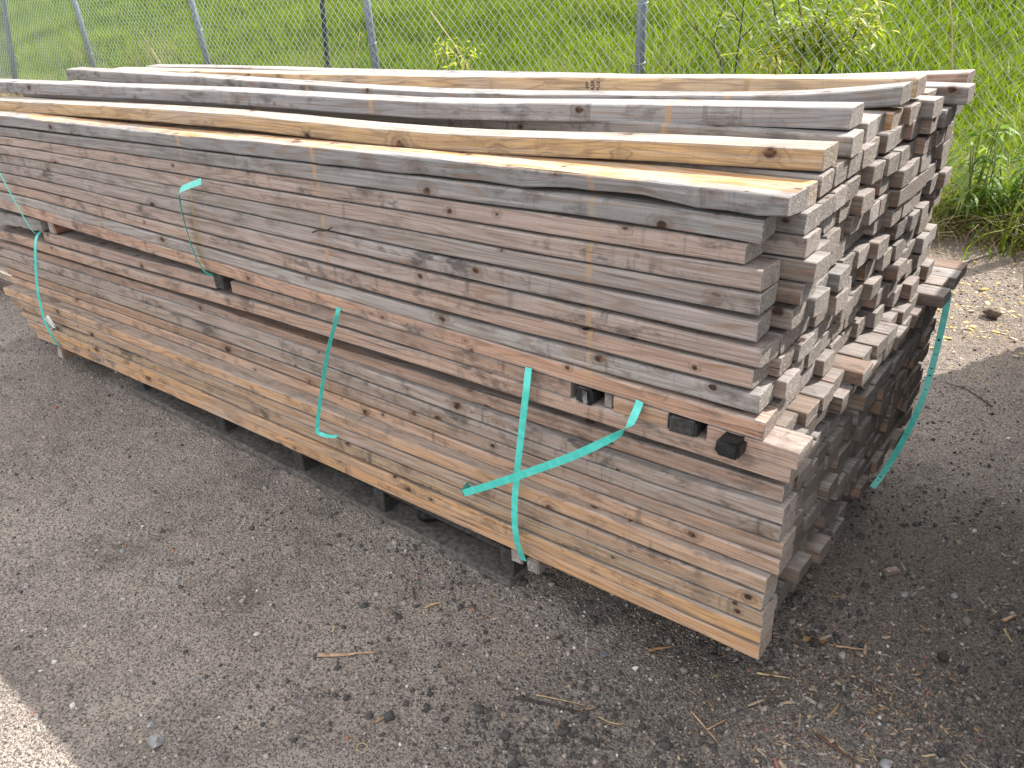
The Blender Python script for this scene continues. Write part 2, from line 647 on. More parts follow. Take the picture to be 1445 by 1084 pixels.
# ---- upper bundle: ten rows. Top heights at seven stations along the pile (measured off the near face)
UX = [-2.9, -2.55, -1.85, -1.25, -.72, -.36, -.06]
UZ = [[.796, .812, .838, .865, .887, .902, .911],
      [.760, .776, .803, .826, .847, .862, .868],
      [.731, .746, .769, .788, .806, .819, .829],
      [.700, .716, .735, .750, .766, .778, .790],
      [.668, .683, .700, .713, .726, .738, .750],
      [.636, .651, .664, .675, .685, .695, .702],
      [.601, .614, .625, .634, .642, .650, .655],
      [.568, .578, .586, .591, .596, .604, .612],
      [.535, .545, .548, .551, .554, .562, .570],
      [.508, .512, .515, .517, .520, .522, .524]]
UEND = [(1114.5, 290), (1073, 330), (1051, 365), (1076, 398), (1073, 430), (1067, 470), (1075, 512), (1061, 542), (1070, 573), (1078, 610)]
UCOL = [(140, 139, 140), (142, 139, 138), (180, 156, 144), (176, 156, 146), (158, 146, 140), (166, 152, 146), (174, 154, 144), (184, 156, 140), LGREY, (198, 156, 130)]
ULAB = ['gnarled grey front board with orange top, uppermost full row of the upper bundle',
        'grey weathered front board directly under the gnarled top board of the upper bundle',
        'short ended pinkish front board, third down the near face of the upper bundle',
        'pinkish front board with knot near its end, fourth down the upper bundle',
        'front board with wavy grain and dark knots, fifth down the upper bundle',
        'grey pink front board above the wide dark gap, sixth down the upper bundle',
        'pink front board with white bright end, seventh down the upper bundle',
        'pinkish tan front board, third from the bottom of the upper bundle',
        'pale silver grey front board, second from the bottom of the upper bundle',
        'warm orange pink lowest front board of the upper bundle above the black spacers']
U_GROUP = 'boards of the upper lumber bundle'
L_GROUP = 'boards of the lower lumber bundle'
ORD = ['first', 'second', 'third', 'fourth', 'fifth', 'sixth', 'seventh', 'eighth', 'ninth', 'tenth', 'eleventh', 'twelfth',
       'thirteenth', 'fourteenth', 'fifteenth', 'sixteenth']


def limiter(X, Za, Zb):
    """thickness factor that keeps a row from sinking into the row below"""
    ca, cb = curve(list(zip(X, Za))), curve(list(zip(X, Zb)))
    return lambda x: min(1.0, max(.6, (ca(x) - cb(x) - .0032) / T))


def wane_r1(x, py, pz):
    if py < 0 and pz < -.010:
        a = math.exp(-((x + .36) / .14) ** 2) * .010 + math.exp(-((x + .72) / .07) ** 2) * .004
        a += .006 * max(0, (x + .09) / .04) if x > -.09 else 0
        a += .002 * math.sin(x * 37) * (1 if x > -1.0 else .3)
        return (max(a, 0) * .6, max(a, 0))
    return (0, 0)


def tone(base, k=.10, sat=.5):
    m = sum(base) / 3
    v = random.uniform(1 - k, 1 + k)
    q = random.uniform(0, sat)
    return tuple(((1 - q) * b + q * m) * v for b in base)


def colour_word(c):
    r, g, b = c
    if r - b < .05 and (r + g + b) / 3 > .30:
        return 'pale grey'
    if r - b < .07:
        return 'grey'
    if r - b > .22:
        return 'orange tan'
    if r - b > .14:
        return 'tan'
    return 'pinkish grey'


UFY0 = .007 + WD / 2
for k in range(10):
    zc = curve(list(zip(UX, [z - T / 2 for z in UZ[k]])))
    yoff = [0, .0, .002, -.001, .001, .0, .001, .003, -.001, -.004][k]
    e = at(*UEND[k], .007)
    tfu = limiter(UX, UZ[k], UZ[k + 1]) if k < 9 else None
    col = lin(*UCOL[k])
    ob_ = board('lumber_board', -3.05 + random.uniform(-.03, .03), float(e[0]), lambda x, q=yoff: UFY0 + q + .002 * math.sin(x * 1.3 + k), zc,
          col, .05 if k == 0 else .6, ULAB[k], U_GROUP, segs=60 if k == 0 else 24,
          wane=wane_r1 if k == 0 else None, tf=tfu, skew=(random.uniform(-.06, .06), random.uniform(-.08, .08)))
    if k == 0:
        ob_['fresh_top'] = 1.0

# interior columns of the upper bundle
prot = {}
for k in range(10):
    tfu = limiter(UX, UZ[k], UZ[k + 1]) if k < 9 else None
    for c in range(1, 14):
        yc = UFY0 + c * PITCH + random.uniform(-.0018, .0018)
        xr = -.055 + random.gauss(0, .0066) + (.0022 * c if c > 6 else 0)
        if random.random() < .13:
            xr += random.uniform(.006, .020)
        if random.random() < .10:
            xr -= random.uniform(.008, .020)
        if k == 0 and c == 1:
            xr = -.056
        if c == 1 and 0 < k < 5:
            xr = [-.056, -.045, -.040, -.020, -.036][k]
        dz = random.uniform(-.0012, .0008) - (.006 if (k == 0 and c == 1) else 0)
        sag = curve([(x, z - T / 2 + dz) for x, z in zip(UX, UZ[k])])
        base = random.choice([PINK, GREY, BROWN, BROWN, (150, 108, 80), (132, 104, 84)])
        col = lin(*tone(tuple(v * .88 for v in base)))
        if k == 0 and c == 1:
            col = lin(214, 160, 104)
            lab = 'bright orange topped board just behind the gnarled front board'
        else:
            lab = '%s board end, upper bundle, %s full row down, %s from near face' % (colour_word(col), ORD[k], ORD[c])
        tz = 1.0 if random.random() < .8 else random.uniform(.94, .99)
        ob_ = board('lumber_board', -3.04 + random.uniform(-.05, .05), xr, lambda x, q=yc: q, sag, col, .06 if (k == 0 and c == 1) else .8, lab, U_GROUP,
              segs=10, skew=(random.uniform(-.05, .05), random.uniform(-.035, .035)), thick=tz, width=random.uniform(.93, 1.0), rough=.0010, tf=tfu)
        if k == 0 and c == 1:
            ob_['fresh_top'] = 1.0

# loose top layer and the boards lying on it
zt = curve([(x, z + .0395) for x, z in zip(UX, UZ[0])])


def top_board(pts, XL, label, col, top, name='lumber_board', segs=30, **kw):
    """pts: (X, Y of the near upper edge, Z of the top)"""
    fy = curve([(p[0], p[1] + WD / 2) for p in pts])
    fz = curve([(p[0], p[2] - T / 2) for p in pts])
    return board(name, XL, pts[-1][0], fy, fz, lin(*col), top, label, U_GROUP, segs=segs, **kw)


top_board([(-2.8, .080, .830), (-1.6, .083, .890), (-.86, .092, .911), (-.38, .125, .938), (-.057, .158, .951)], -3.0,
          'orange sided board with silver top lying in front of the long grey board', (204, 168, 120), .95, mildew=.30)
B_ = top_board([(-2.9, .150, .872), (-1.74, .180, .921), (-.95, .205, .947), (-.48, .275, .968), (-.065, .295, .991)], -3.15,
               'long solid grey board raised above the others on top of the pile', (152, 150, 152), .95)
top_board([(-2.9, .40, .880), (-2.05, .43, .898), (-1.2, .47, .912), (-.60, .53, .937), (-.25, .545, .962), (-.052, .545, .991)], -2.93,
          'grey split topped board bowed up at both ends before the fresh tan board', (150, 147, 145), .95)
D_ = top_board([(-2.8, .50, .874), (-1.99, .60, .893), (-1.36, .64, .917), (-.80, .64, .948), (-.05, .642, .991)], -2.81,
               'fresh tan board with a small black grade stamp along the top of the pile', (226, 190, 144), .15, mildew=.0)
LAYER = [(.268, -.049, GREY, 'orange ended grey topped board behind the orange sided board', .95, 0),
         (.403, -.066, LGREY, 'silver topped board behind the raised grey board, near one of a flush pair', .95, .010),
         (.4725, -.072, LGREY, 'silver topped board, far one of a flush pair behind the raised grey board', .95, .016),
         (.542, -.060, ORANGE, 'board with coarse golden brown cut end under the bowed split board', .6, .022),
         (.612, -.045, BROWN, 'brownish board of the loose top layer just under the fresh tan board', .8, .024),
         (.682, -.02, GREY, 'grey board of the loose top layer right behind the fresh tan board', .9, .018),
         (.752, -.052, PINK, 'pink grey board of the loose top layer, third from the far side', .9, .008),
         (.822, .010, GREY, 'grey twisted end of a loose top board beside the far edge board', .9, .0),
         (.905, -.012, PINK, 'far edge board of the top layer with pinkish side and pale end', .9, .012)]
for y0, xr, bc, lab, tp, sag in LAYER:
    fz = curve([(x, z + .0395 - T / 2 - sag * (1 if x < -.5 else .35) + (.018 if y0 > .9 and x > -.2 else 0)) for x, z in zip(UX, UZ[0])])
    board('lumber_board', -3.05 + random.uniform(-.1, .06), xr, lambda x, q=y0: q + WD / 2, fz, lin(*bc), tp, lab, U_GROUP, segs=16,
          skew=(random.uniform(-.05, .05), random.uniform(-.05, .05)))

# stamp on the fresh board
st_p = at(836, 118.5, .6375)


def stamp_text(txt, size, loc, rz):
    cu = bpy.data.curves.new('stamp', 'FONT')
    cu.body = txt
    cu.size = size
    cu.extrude = .0002
    cu.align_x = 'CENTER'
    cu.align_y = 'CENTER'
    cu.space_character = 1.05
    tmp = bpy.data.objects.new('tmp', cu)
    COL.objects.link(tmp)
    bpy.context.view_layer.update()
    me = bpy.data.meshes.new_from_object(tmp)
    bpy.data.objects.remove(tmp)
    o = link('stamp', me, [M_INK], D_)
    o.matrix_parent_inverse = Matrix.Translation(-Vector(D_.location))
    o.matrix_basis = Matrix.Translation(loc) @ Matrix.Rotation(math.radians(90), 4, 'X') @ Matrix.Rotation(rz, 4, 'Z')
    return o


bpy.context.view_layer.update()
for txt, dx, sz in (('SPF', -.016, .012), ('ASR', 0, .015), ('PLIZ', .016, .012)):
    o = stamp_text(txt, sz, (st_p[0] + dx, .6385, st_p[2] - .004), math.radians(90))

# ---- lower bundle: twelve rows
LX = [-2.9, -2.05, -1.36, -.35, -.02]
LZ = [[.412, .438, .467, .484, .485],
      [.370, .395, .422, .449, .452],
      [.314, .341, .352, .384, .394],
      [.284, .310, .326, .342, .356],
      [.248, .273, .287, .307, .318],
      [.210, .235, .249, .271, .281],
      [.178, .202, .213, .237, .244],
      [.146, .169, .183, .200, .206],
      [.112, .135, .145, .157, .163],
      [.075, .098, .107, .114, .122],
      [.041, .063, .067, .073, .081],
      [.006, .028, .036, .036, .038]]
LYF = [.006, .006, .028, .018, .017, .019, .016, 0, -.001, .001, -.001, .001]
LEND = [(1120, 640), (1116, 670), (1103, 712), (1104, 740), (1100.5, 762), (1103, 783), (1099.5, 804), (1081, 832), (1075.5, 857), (1075, 886), (1072, 906), (1070, 926)]
LCOL = [(184, 150, 130), (192, 158, 136), (172, 142, 124), (176, 158, 146), (166, 148, 134), (174, 140, 114), (200, 162, 134),
        (210, 166, 126), (188, 154, 124), (180, 150, 118), (212, 164, 114), (216, 166, 120)]
LLAB = ['', 'wavy grained front board under the cut top row pieces of the lower bundle',
        'recessed shadowed front board, third down the near face of the lower bundle',
        'front board with thin grey upper ledge, fourth down the lower bundle',
        'plain pinkish front board, fifth down the near face of the lower bundle',
        'front board with brown streaked grain, sixth down the lower bundle',
        'knotty pale front board just above the long grey ledge of the lower bundle',
        'orange tan front board whose grey top forms the ledge of the lower bundle',
        'tan front board directly under the ledge board of the lower bundle',
        'greyish tan front board, third from the bottom of the lower bundle',
        'clean orange front board, second from the bottom of the lower bundle',
        'lowest orange front board of the lower bundle resting over the pallet']
LLEFT = [-3.08, -3.12, -3.12, -3.10, -3.09, -3.06, -3.04, -3.03, -2.97, -2.95, -2.90, -2.86]


def wane_low(x, py, pz):
    if py < 0 and pz > .010 and x < -2.0:
        a = max(0, .006 + .005 * math.sin(x * 19) + .003 * math.sin(x * 53))
        return (a * .8, -a)
    return (0, 0)


LFY0 = WD / 2
for k in range(12):
    if k == 0:
        continue
    zc = curve([(x, z - T / 2) for x, z in zip(LX, LZ[k])])
    e = at(*LEND[k], LYF[k])
    tfl = limiter(LX, LZ[k], LZ[k + 1]) if k < 11 else None
    yl = LYF[k]
    fy = (lambda x, q=yl: LFY0 + q + (-.010 if q < .004 else .016) * min(1, max(0, (-x - .3) / 1.2)) + .0015 * math.sin(x * 1.7 + q * 300))
    board('lumber_board', LLEFT[k], float(e[0]), fy, zc, lin(*LCOL[k]), .75, LLAB[k], L_GROUP, segs=60 if k == 9 else 24,
          wane=wane_low if k == 9 else None, tf=tfl, mildew=1.0 if k == 9 else None, skew=(random.uniform(-.04, .04), random.uniform(-.04, .04)))
# row twelve: short pieces between the spacers
zc = curve([(x, z - T / 2) for x, z in zip(LX, LZ[0])])
fy12 = lambda x: LFY0 + .006 + .016 * min(1, max(0, (-x - .3) / 1.2))
for xl, xr, lab, cc in ((-2.62, -1.640, 'cut top row piece of the lower bundle left of the middle spacer, curly grain', (180, 150, 134)),
                        (-1.565, -.445, 'long cut top row piece of the lower bundle between middle spacer and black spacer', (178, 146, 126)),
                        (-.345, -.228, 'short top row piece of the lower bundle between the two black spacers', (190, 152, 122)),
                        (-.150, .018, 'top row corner piece of the lower bundle with ringed pink grain at the end', (192, 158, 138))):
    board('lumber_board', xl, xr, fy12, zc, lin(*cc), .7, lab, L_GROUP, segs=12)

stuff = Soup()
for k in range(12):
    tfl = limiter(LX, LZ[k], LZ[k + 1]) if k < 11 else None
    for c in range(1, 16):
        yc = LFY0 + .012 + c * PITCH + random.uniform(-.0015, .0015)
        fr = k / 11.0
        xr = (-.006 - .016 * fr ** .6 + .0010 * c * (1 - fr)) + random.gauss(0, .0075)
        if k == 0:
            xr += random.uniform(-.030, -.002) + (.034 if c > 11 else 0)
        if random.random() < .10 and k < 8:
            xr += random.uniform(.006, .016)
        if random.random() < .12 and k:
            xr -= random.uniform(.008, .022)
        if k == 9 and c == 2:
            xr += .028
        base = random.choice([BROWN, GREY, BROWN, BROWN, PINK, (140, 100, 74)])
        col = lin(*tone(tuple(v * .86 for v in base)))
        dz = random.uniform(-.0014, .0008)
        fz = curve([(x, z - T / 2 + dz) for x, z in zip(LX, LZ[k])])
        xl = -3.03 + random.uniform(-.05, .05)
        kw = dict(skew=(random.uniform(-.05, .05), random.uniform(-.035, .035)), width=random.uniform(.95, 1.0), rough=.0010, tf=tfl,
                  thick=1.0 if random.random() < .8 else random.uniform(.93, .99))
        if c >= 9 and k >= 4:
            board_geo(xl, xr, lambda x, q=yc: q, fz, 5, stuff, **kw)
        else:
            lab = '%s board end, lower bundle, %s row down, %s from near face' % (colour_word(col), ORD[k], ORD[c])
            ob_ = board('lumber_board', xl, xr, lambda x, q=yc: q, fz, col, .8, lab, L_GROUP, segs=8, **kw)
            ob_['aged_shade'] = random.uniform(.3, .8) if k else random.uniform(.0, .35)  # top row stays paler; rows below get shade in their colour
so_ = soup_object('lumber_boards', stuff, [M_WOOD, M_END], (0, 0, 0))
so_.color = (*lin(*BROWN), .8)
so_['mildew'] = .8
so_['aged_shade'] = .6
tag(so_, 'shaded board ends in the far lower corner of the lower bundle', 'boards', kind='stuff')


# ---------------------------------------------------------------- generic bits
def box_mesh(name, lo, hi, bevel=.002, jitter=0.0, segs=1):
    bm = bmesh.new()
    bmesh.ops.create_cube(bm, size=1)
    for v in bm.verts:
        v.co = Vector([lo[i] + (hi[i] - lo[i]) * (v.co[i] + .5) for i in range(3)])
    if bevel:
        bmesh.ops.bevel(bm, geom=list(bm.edges), offset=bevel, segments=segs, affect='EDGES')
    if jitter:
        for v in bm.verts:
            v.co += Vector([random.uniform(-jitter, jitter) for _ in range(3)])
    me = bpy.data.meshes.new(name)
    bm.to_mesh(me)
    bm.free()
    return me


def part_box(name, lo, hi, mat, parent, bevel=.003, jitter=.001):
    o = link(name, box_mesh(name, lo, hi, bevel, jitter), [mat], parent)
    if parent is not None:
        o.matrix_parent_inverse = Matrix.Translation(-Vector(parent.location))
    return o


def wood_box(name, lo, hi, color, top, label, cat, group=None, axis_='X'):
    """a cut piece of lumber lying along Y with end grain toward the viewer"""
    me = box_mesh(name, lo, hi, .003, .0012, 2)
    o = link(name, me, [M_WOOD, M_END])
    a1 = me.attributes.new('rest', 'FLOAT_VECTOR', 'POINT')
    a2 = me.attributes.new('side', 'FLOAT_VECTOR', 'POINT')
    r0 = random.uniform(0, 30)
    for i, v in enumerate(me.vertices):
        a1.data[i].vector = (v.co.y + r0, v.co.x + 20, v.co.z + 30)
        a2.data[i].vector = (0, 0, 0)
    for p in me.polygons:
        p.material_index = 1 if abs(p.normal.y) > .8 else 0
    o.color = (*color, top)
    o['mildew'] = .5
    tag(o, label, cat, group)
    return o


def tube(name, pts, rad, mat, parent=None, sides=6, taper=None):
    bm = bmesh.new()
    pts = [Vector(p) for p in pts]
    prev = None
    n = len(pts)
    for i, p in enumerate(pts):
        d = (pts[min(i + 1, n - 1)] - pts[max(i - 1, 0)]).normalized()
        a = d.orthogonal().normalized() if prev is None else (prev - d * prev.dot(d)).normalized()
        prev = a
        b = d.cross(a)
        r = rad if taper is None else rad * (1 + (taper - 1) * i / (n - 1))
        ring = [bm.verts.new(p + (a * math.cos(2 * math.pi * k / sides) + b * math.sin(2 * math.pi * k / sides)) * r) for k in range(sides)]
        if i:
            for k in range(sides):
                bm.faces.new((last[k], last[(k + 1) % sides], ring[(k + 1) % sides], ring[k]))
        else:
            bm.faces.new(ring[::-1])
        last = ring
    bm.faces.new(last)
    for f in bm.faces:
        f.smooth = True
    me = bpy.data.meshes.new(name)
    bm.to_mesh(me)
    bm.free()
    o = link(name, me, [mat], parent)
    return o


def smooth_path(pts, n):
    pts = [np.array(p, float) for p in pts]
    out = []
    m = len(pts)
    for i in range(m - 1):
        p0 = pts[max(i - 1, 0)]
        p1, p2 = pts[i], pts[i + 1]
        p3 = pts[min(i + 2, m - 1)]
        for k in range(n):
            t_ = k / n
            out.append(.5 * ((2 * p1) + (-p0 + p2) * t_ + (2 * p0 - 5 * p1 + 4 * p2 - p3) * t_ ** 2 + (-p0 + 3 * p1 - 3 * p2 + p3) * t_ ** 3))
    out.append(pts[-1])
    return out


def strap(label, pts, wdirs, width=.0155, thick=.0007, n=5, smooth=True):
    """a ribbon: pts along it, wdirs the direction across it at each point"""
    P = smooth_path(pts, n) if smooth else [np.array(p, float) for p in pts]
    Wd = smooth_path(wdirs, n) if smooth else [np.array(p, float) for p in wdirs]
    bm = bmesh.new()
    last = None
    for i, (p, wv_) in enumerate(zip(P, Wd)):
        tng = P[min(i + 1, len(P) - 1)] - P[max(i - 1, 0)]
        tng = tng / np.linalg.norm(tng)
        wv_ = wv_ - tng * (wv_ @ tng)
        wv_ = wv_ / np.linalg.norm(wv_)
        nn = np.cross(tng, wv_)
        q = [bm.verts.new(Vector(p + wv_ * a * width / 2 + nn * b * thick / 2)) for a, b in ((-1, -1), (1, -1), (1, 1), (-1, 1))]
        if last:
            for k in range(4):
                bm.faces.new((last[k], last[(k + 1) % 4], q[(k + 1) % 4], q[k]))
        else:
            bm.faces.new(q[::-1])
        last = q
    bm.faces.new(last)
    bmesh.ops.recalc_face_normals(bm, faces=bm.faces)
    me = bpy.data.meshes.new('strap')
    bm.to_mesh(me)
    bm.free()
    o = link('plastic_strap', me, [M_STRAP])
    tag(o, label, 'strap', 'teal plastic straps on the lumber')
    return o, P, Wd


# ---------------------------------------------------------------- spacers between the bundles
def spacer(x0, x1, y0, y1, z0, z1, mat, label, kind='block', bev=.004):
    if mat == 'wood':
        return wood_box('spacer_block', (x0, y0, z0), (x1, y1, z1), lin(150, 92, 50), .2, label, 'spacer', 'spacers between the bundles')
    o = link('spacer_block', box_mesh('spacer_block', (x0, y0, z0), (x1, y1, z1), bev, .0015, 2), [mat])
    tag(o, label, 'spacer', 'spacers between the bundles')
    return o


s1 = spacer(-.427, -.390, .001, .066, .4475, .4835, M_BLACK, 'black spacer block with grey plastic flap left of the curled strap')
spacer(-.372, -.350, .014, .066, .4485, .4825, M_GREYWOOD, 'small grey wooden wedge right beside the flapped black spacer')
spacer(-.225, -.169, .000, .064, .450, .484, M_TAR, 'square tarred spacer end in the middle of the near gap')
spacer(-.160, -.122, .018, .064, .451, .480, M_BLACK, 'splintered black wood piece between the two right hand spacers', bev=.006)
spacer(-.120, -.074, -.028, .064, .4500, .4835, M_BLACK, 'thick black spacer end sticking out farthest under the near corner', bev=.006)
spacer(-1.628, -1.582, .012, .068, .430, .480, M_TAR, 'dark splintered spacer block holding the left dangling strap end')
spacer(-2.56, -2.52, .02, .60, .428, .498, 'wood', 'brown wooden spacer at the left beside the strap bend')
# crumpled flap on the first spacer
fl = bmesh.new()
q0 = at(822, 550, -.003)
for (dx, dz) in ((0, 0), (.012, .0), (.014, -.024), (.006, -.030), (.001, -.018)):
    fl.verts.new((q0[0] + dx, -.002 - random.uniform(0, .006), q0[2] + dz))
fl.faces.new(fl.verts)
bmesh.ops.solidify(fl, geom=list(fl.faces), thickness=.001)
me = bpy.data.meshes.new('flap')
fl.to_mesh(me)
fl.free()
link('flap', me, [simple('grey_plastic', (.22, .22, .23), .5, .3)], s1)
# grey torn board lump at the far left between the bundles
lump = board('lumber_board', -3.0, -2.60, lambda x: .05, lambda x: .445 + (x + 2.6) * .07, lin(150, 146, 142), .9,
             'torn grey board stub lying in the left end of the gap', U_GROUP, segs=14, rough=.004, thick=1.15)

# ---------------------------------------------------------------- straps
Xd = (1, 0, 0)
Yd = (0, 1, 0)


def P3(px, py, Y):
    return tuple(at(px, py, Y))


strap('thin teal strap running off the left edge of the upper bundle',
      [P3(-30, 195, -.02), P3(0, 245, -.02), P3(22, 286, -.018), P3(45, 325, -.008), P3(57, 331, .03)], [Xd] * 4 + [(.7, .7, 0)], width=.009)
o_, P_, W_ = strap('teal strap down the left end of the lower bundle with a metal seal',
                   [P3(57, 327, .02), P3(50, 343, -.022), P3(52, 400, -.038), P3(60, 443, -.040), P3(72, 472, -.036), P3(84, 489, -.012)],
                   [(.9, .3, 0)] * 2 + [(1, .4, 0)] * 4, width=.0105)
q = at(71, 456, -.048)
sl_ = link('strap_seal', box_mesh('strap_seal', (-.012, -.004, -.028), (.012, .004, .028), .003, .003), [M_SEAL], o_)
sl_.location = q
sl_.rotation_euler = (0, math.radians(-42), 0)
strap('short teal strap dangling from the upper bundle with its folded end sticking out',
      [P3(284, 256, -.055), P3(268, 262, -.050), P3(254.5, 269, -.040), P3(254, 285, -.022), P3(262, 320, -.012), P3(274, 358, -.010), P3(288, 382, -.008), P3(301, 389, .01)],
      [(.1, .3, 1), (.1, .3, 1), (.0, .4, .9), (-.62, .62, .1), (-.72, .60, 0), (-.74, .6, 0), (-.76, .55, 0), (-.7, .6, 0)], width=.0155)
strap('narrow teal strap with curled foot in the middle of the lower bundle',
      [P3(478, 434, .0), P3(474, 452, -.014), P3(462, 500, -.016), P3(453, 558, -.022), P3(447.5, 604, -.040), P3(452, 612, -.047), P3(466, 616, -.040), P3(476, 616, -.034)],
      [(.35, .85, 0)] * 4 + [(.3, .9, 0), (.1, .8, .3), (.1, .9, .3), (.1, .9, .3)], width=.0105)
strap('wide teal strap standing upright down the near half of the lower bundle',
      [P3(746, 519, -.001), P3(742, 555, -.014), P3(737, 600, -.016), P3(729, 672, -.024), P3(726, 720, -.036), P3(729, 762, -.034), P3(739, 791, -.012)],
      [(1, .12, 0)] * 7, width=.0155)
st5, P_, W_ = strap('long teal strap crossing over the upright one with a folded pointed tip',
                    [P3(903, 566, .0), P3(897, 582, -.010), P3(888, 600, -.024), P3(874, 612, -.045), P3(845, 627, -.062), P3(800, 647, -.070), P3(733, 671, -.068),
                     P3(700, 682, -.066), P3(654, 696, -.064)],
                    [(1, .1, .25), (1, .1, .3), (.8, .1, .55), (.3, 0, 1), (.1, 0, 1), (.1, 0, 1), (.1, 0, 1), (.1, 0, 1), (.1, 0, 1)], width=.0165)
tipb = bmesh.new()
tp = [P3(651, 692, -.0645), P3(654, 699, -.0645), P3(666, 690, -.052), P3(659.5, 679, -.050)]
for v in tp:
    tipb.verts.new(v)
tipb.faces.new(tipb.verts)
bmesh.ops.solidify(tipb, geom=list(tipb.faces), thickness=.0008)
me = bpy.data.meshes.new('folded_tip')
tipb.to_mesh(me)
tipb.free()
tt = NT('strap_back')
tt.bsdf((.03, .33, .27), .45)
link('folded_tip', me, [tt.m], st5)
st6, P_, W_ = strap('curved teal strap with black print hanging behind the right end of the lower bundle',
                    [P3(1338, 412, 1.02), P3(1337, 425, 1.0), P3(1325, 480, .98), P3(1312, 530, .95), P3(1295, 580, .92), P3(1268, 633, .90), P3(1246, 668, .88), P3(1231, 688, .86)],
                    [(1, .25, 0)] * 8, width=.0155)
for f_, wdt in ((.30, .006), (.37, .002), (.42, .003), (.45, .004), (.50, .002), (.66, .0015), (.90, .003), (.925, .002)):
    i = int(f_ * (len(P_) - 1))
    p, tg = P_[i], P_[i + 1] - P_[i]
    tg = tg / np.linalg.norm(tg)
    ww = np.array(W_[i]) - tg * (np.array(W_[i]) @ tg)
    ww /= np.linalg.norm(ww)
    nn = np.cross(tg, ww)
    if nn @ (CAM - p) < 0:
        nn = -nn
    bm = bmesh.new()
    hw = .0062 if wdt < .0018 else .003
    for a, b in ((-1, -1), (1, -1), (1, 1), (-1, 1)):
        bm.verts.new(Vector(p + nn * .0008 + ww * a * hw + tg * b * wdt / 2))
    bm.faces.new(bm.verts)
    me = bpy.data.meshes.new('print_mark')
    bm.to_mesh(me)
    bm.free()
    link('print_mark', me, [M_INK], st6)

# ---------------------------------------------------------------- pallet and dunnage
pal = empty('wooden_pallet', (-1.45, .02, float(ground_z(-1.45))))
tag(pal, 'old blackened wooden pallet under the lumber with its long side showing', 'pallet')


def tilt_box(name, x0, x1, y0, y1, za, zb, mat, parent, z_is_ground=True, bev=.003):
    me = box_mesh(name, (x0, y0, 0), (x1, y1, 1), 0, 0)
    for v in me.vertices:
        g0 = float(ground_z(v.co.x)) + .002
        v.co.z = g0 + (zb if v.co.z > .5 else za)
    bm = bmesh.new()
    bm.from_mesh(me)
    bmesh.ops.subdivide_edges(bm, edges=[e for e in bm.edges if abs(e.verts[0].co.x - e.verts[1].co.x) > .3], cuts=12)
    bmesh.ops.bevel(bm, geom=[e for e in bm.edges if len(e.link_faces) == 2 and e.calc_face_angle(0) > .5], offset=bev, segments=1, affect='EDGES')
    for v in bm.verts:
        v.co += Vector((0, random.uniform(-.0015, .0015), random.uniform(-.0015, .0015)))
    bm.to_mesh(me)
    bm.free()
    o = link(name, me, [mat], parent)
    o.matrix_parent_inverse = Matrix.Translation(-Vector(parent.location))
    return o


for yb in (.012, .50, 1.0):
    tilt_box('bottom_board', -2.27, -.625, yb, yb + .08, 0, .022, M_PALLET, pal)
for sx in (-2.25, -1.80, -1.43, -1.10, -.665):
    tilt_box('stringer', sx, sx + .040, .026, 1.06, .0225, .094, M_TAR, pal)
for i in range(8):
    y0 = .022 + i * .138
    tilt_box('deck_board', -2.28, -.62, y0, y0 + .09, .0945, .108, M_TAR, pal)
for xs_, lab in (((-.612, -.578), 'left small cut wood end under the lowest board by the upright strap'),
                 ((-.560, -.526), 'right small cut wood end under the lowest board by the upright strap')):
    wood_box('bolster', (xs_[0], -.004 + (.006 if xs_[0] < -.57 else 0), -.040), (xs_[1], 1.05, -.0022), lin(138, 122, 108), .2, lab, 'bolster', 'bolsters under the lower bundle')
wood_box('bolster', (-2.70, -.018, -.062), (-2.662, 1.05, -.022), lin(140, 100, 70), .2, 'brown cut wood end under the left end where the strap ends', 'bolster', 'bolsters under the lower bundle')

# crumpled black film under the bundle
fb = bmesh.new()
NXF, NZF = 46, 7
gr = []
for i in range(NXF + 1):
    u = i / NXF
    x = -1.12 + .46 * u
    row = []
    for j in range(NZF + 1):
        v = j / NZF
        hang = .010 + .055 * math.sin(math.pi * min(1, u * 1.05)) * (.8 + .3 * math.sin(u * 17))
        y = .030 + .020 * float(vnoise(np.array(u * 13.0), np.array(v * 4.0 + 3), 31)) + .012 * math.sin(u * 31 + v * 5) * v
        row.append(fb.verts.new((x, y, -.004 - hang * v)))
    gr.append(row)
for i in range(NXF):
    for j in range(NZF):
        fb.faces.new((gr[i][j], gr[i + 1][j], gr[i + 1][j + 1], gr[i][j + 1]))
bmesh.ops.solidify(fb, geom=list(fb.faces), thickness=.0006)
me = bpy.data.meshes.new('plastic_film')
fb.to_mesh(me)
fb.free()
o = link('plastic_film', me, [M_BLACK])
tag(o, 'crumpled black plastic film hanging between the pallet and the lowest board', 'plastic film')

# ---------------------------------------------------------------- unseen stacks added right of the view for shade, one pile at the left
def plain_stack(name, x0, x1, y0, y1, z0, z1, label):
    e = empty(name, ((x0 + x1) / 2, (y0 + y1) / 2, z0))
    tag(e, label, 'lumber stack')
    bm = bmesh.new()
    nz = int((z1 - z0) / .042)
    nx = int((x1 - x0) / .070)
    for k in range(nz):
        if k % 13 == 12:
            continue
        for c in range(nx):
            a = random.uniform(-.02, .02)
            b = random.uniform(-.02, .02)
            r = bmesh.ops.create_cube(bm, size=1)
            for v in r['verts']:
                v.co = Vector((x0 + c * .07 + .067 * (v.co.x + .5), (y0 + a) if v.co.y < 0 else (y1 + b), z0 + k * .042 + .040 * (v.co.z + .5)))
    me = bpy.data.meshes.new(name)
    bm.to_mesh(me)
    bm.free()
    o = link('board', me, [M_TAR], e)
    o.matrix_parent_inverse = Matrix.Translation(-Vector(e.location))
    o['kind'] = 'stuff'
    return e


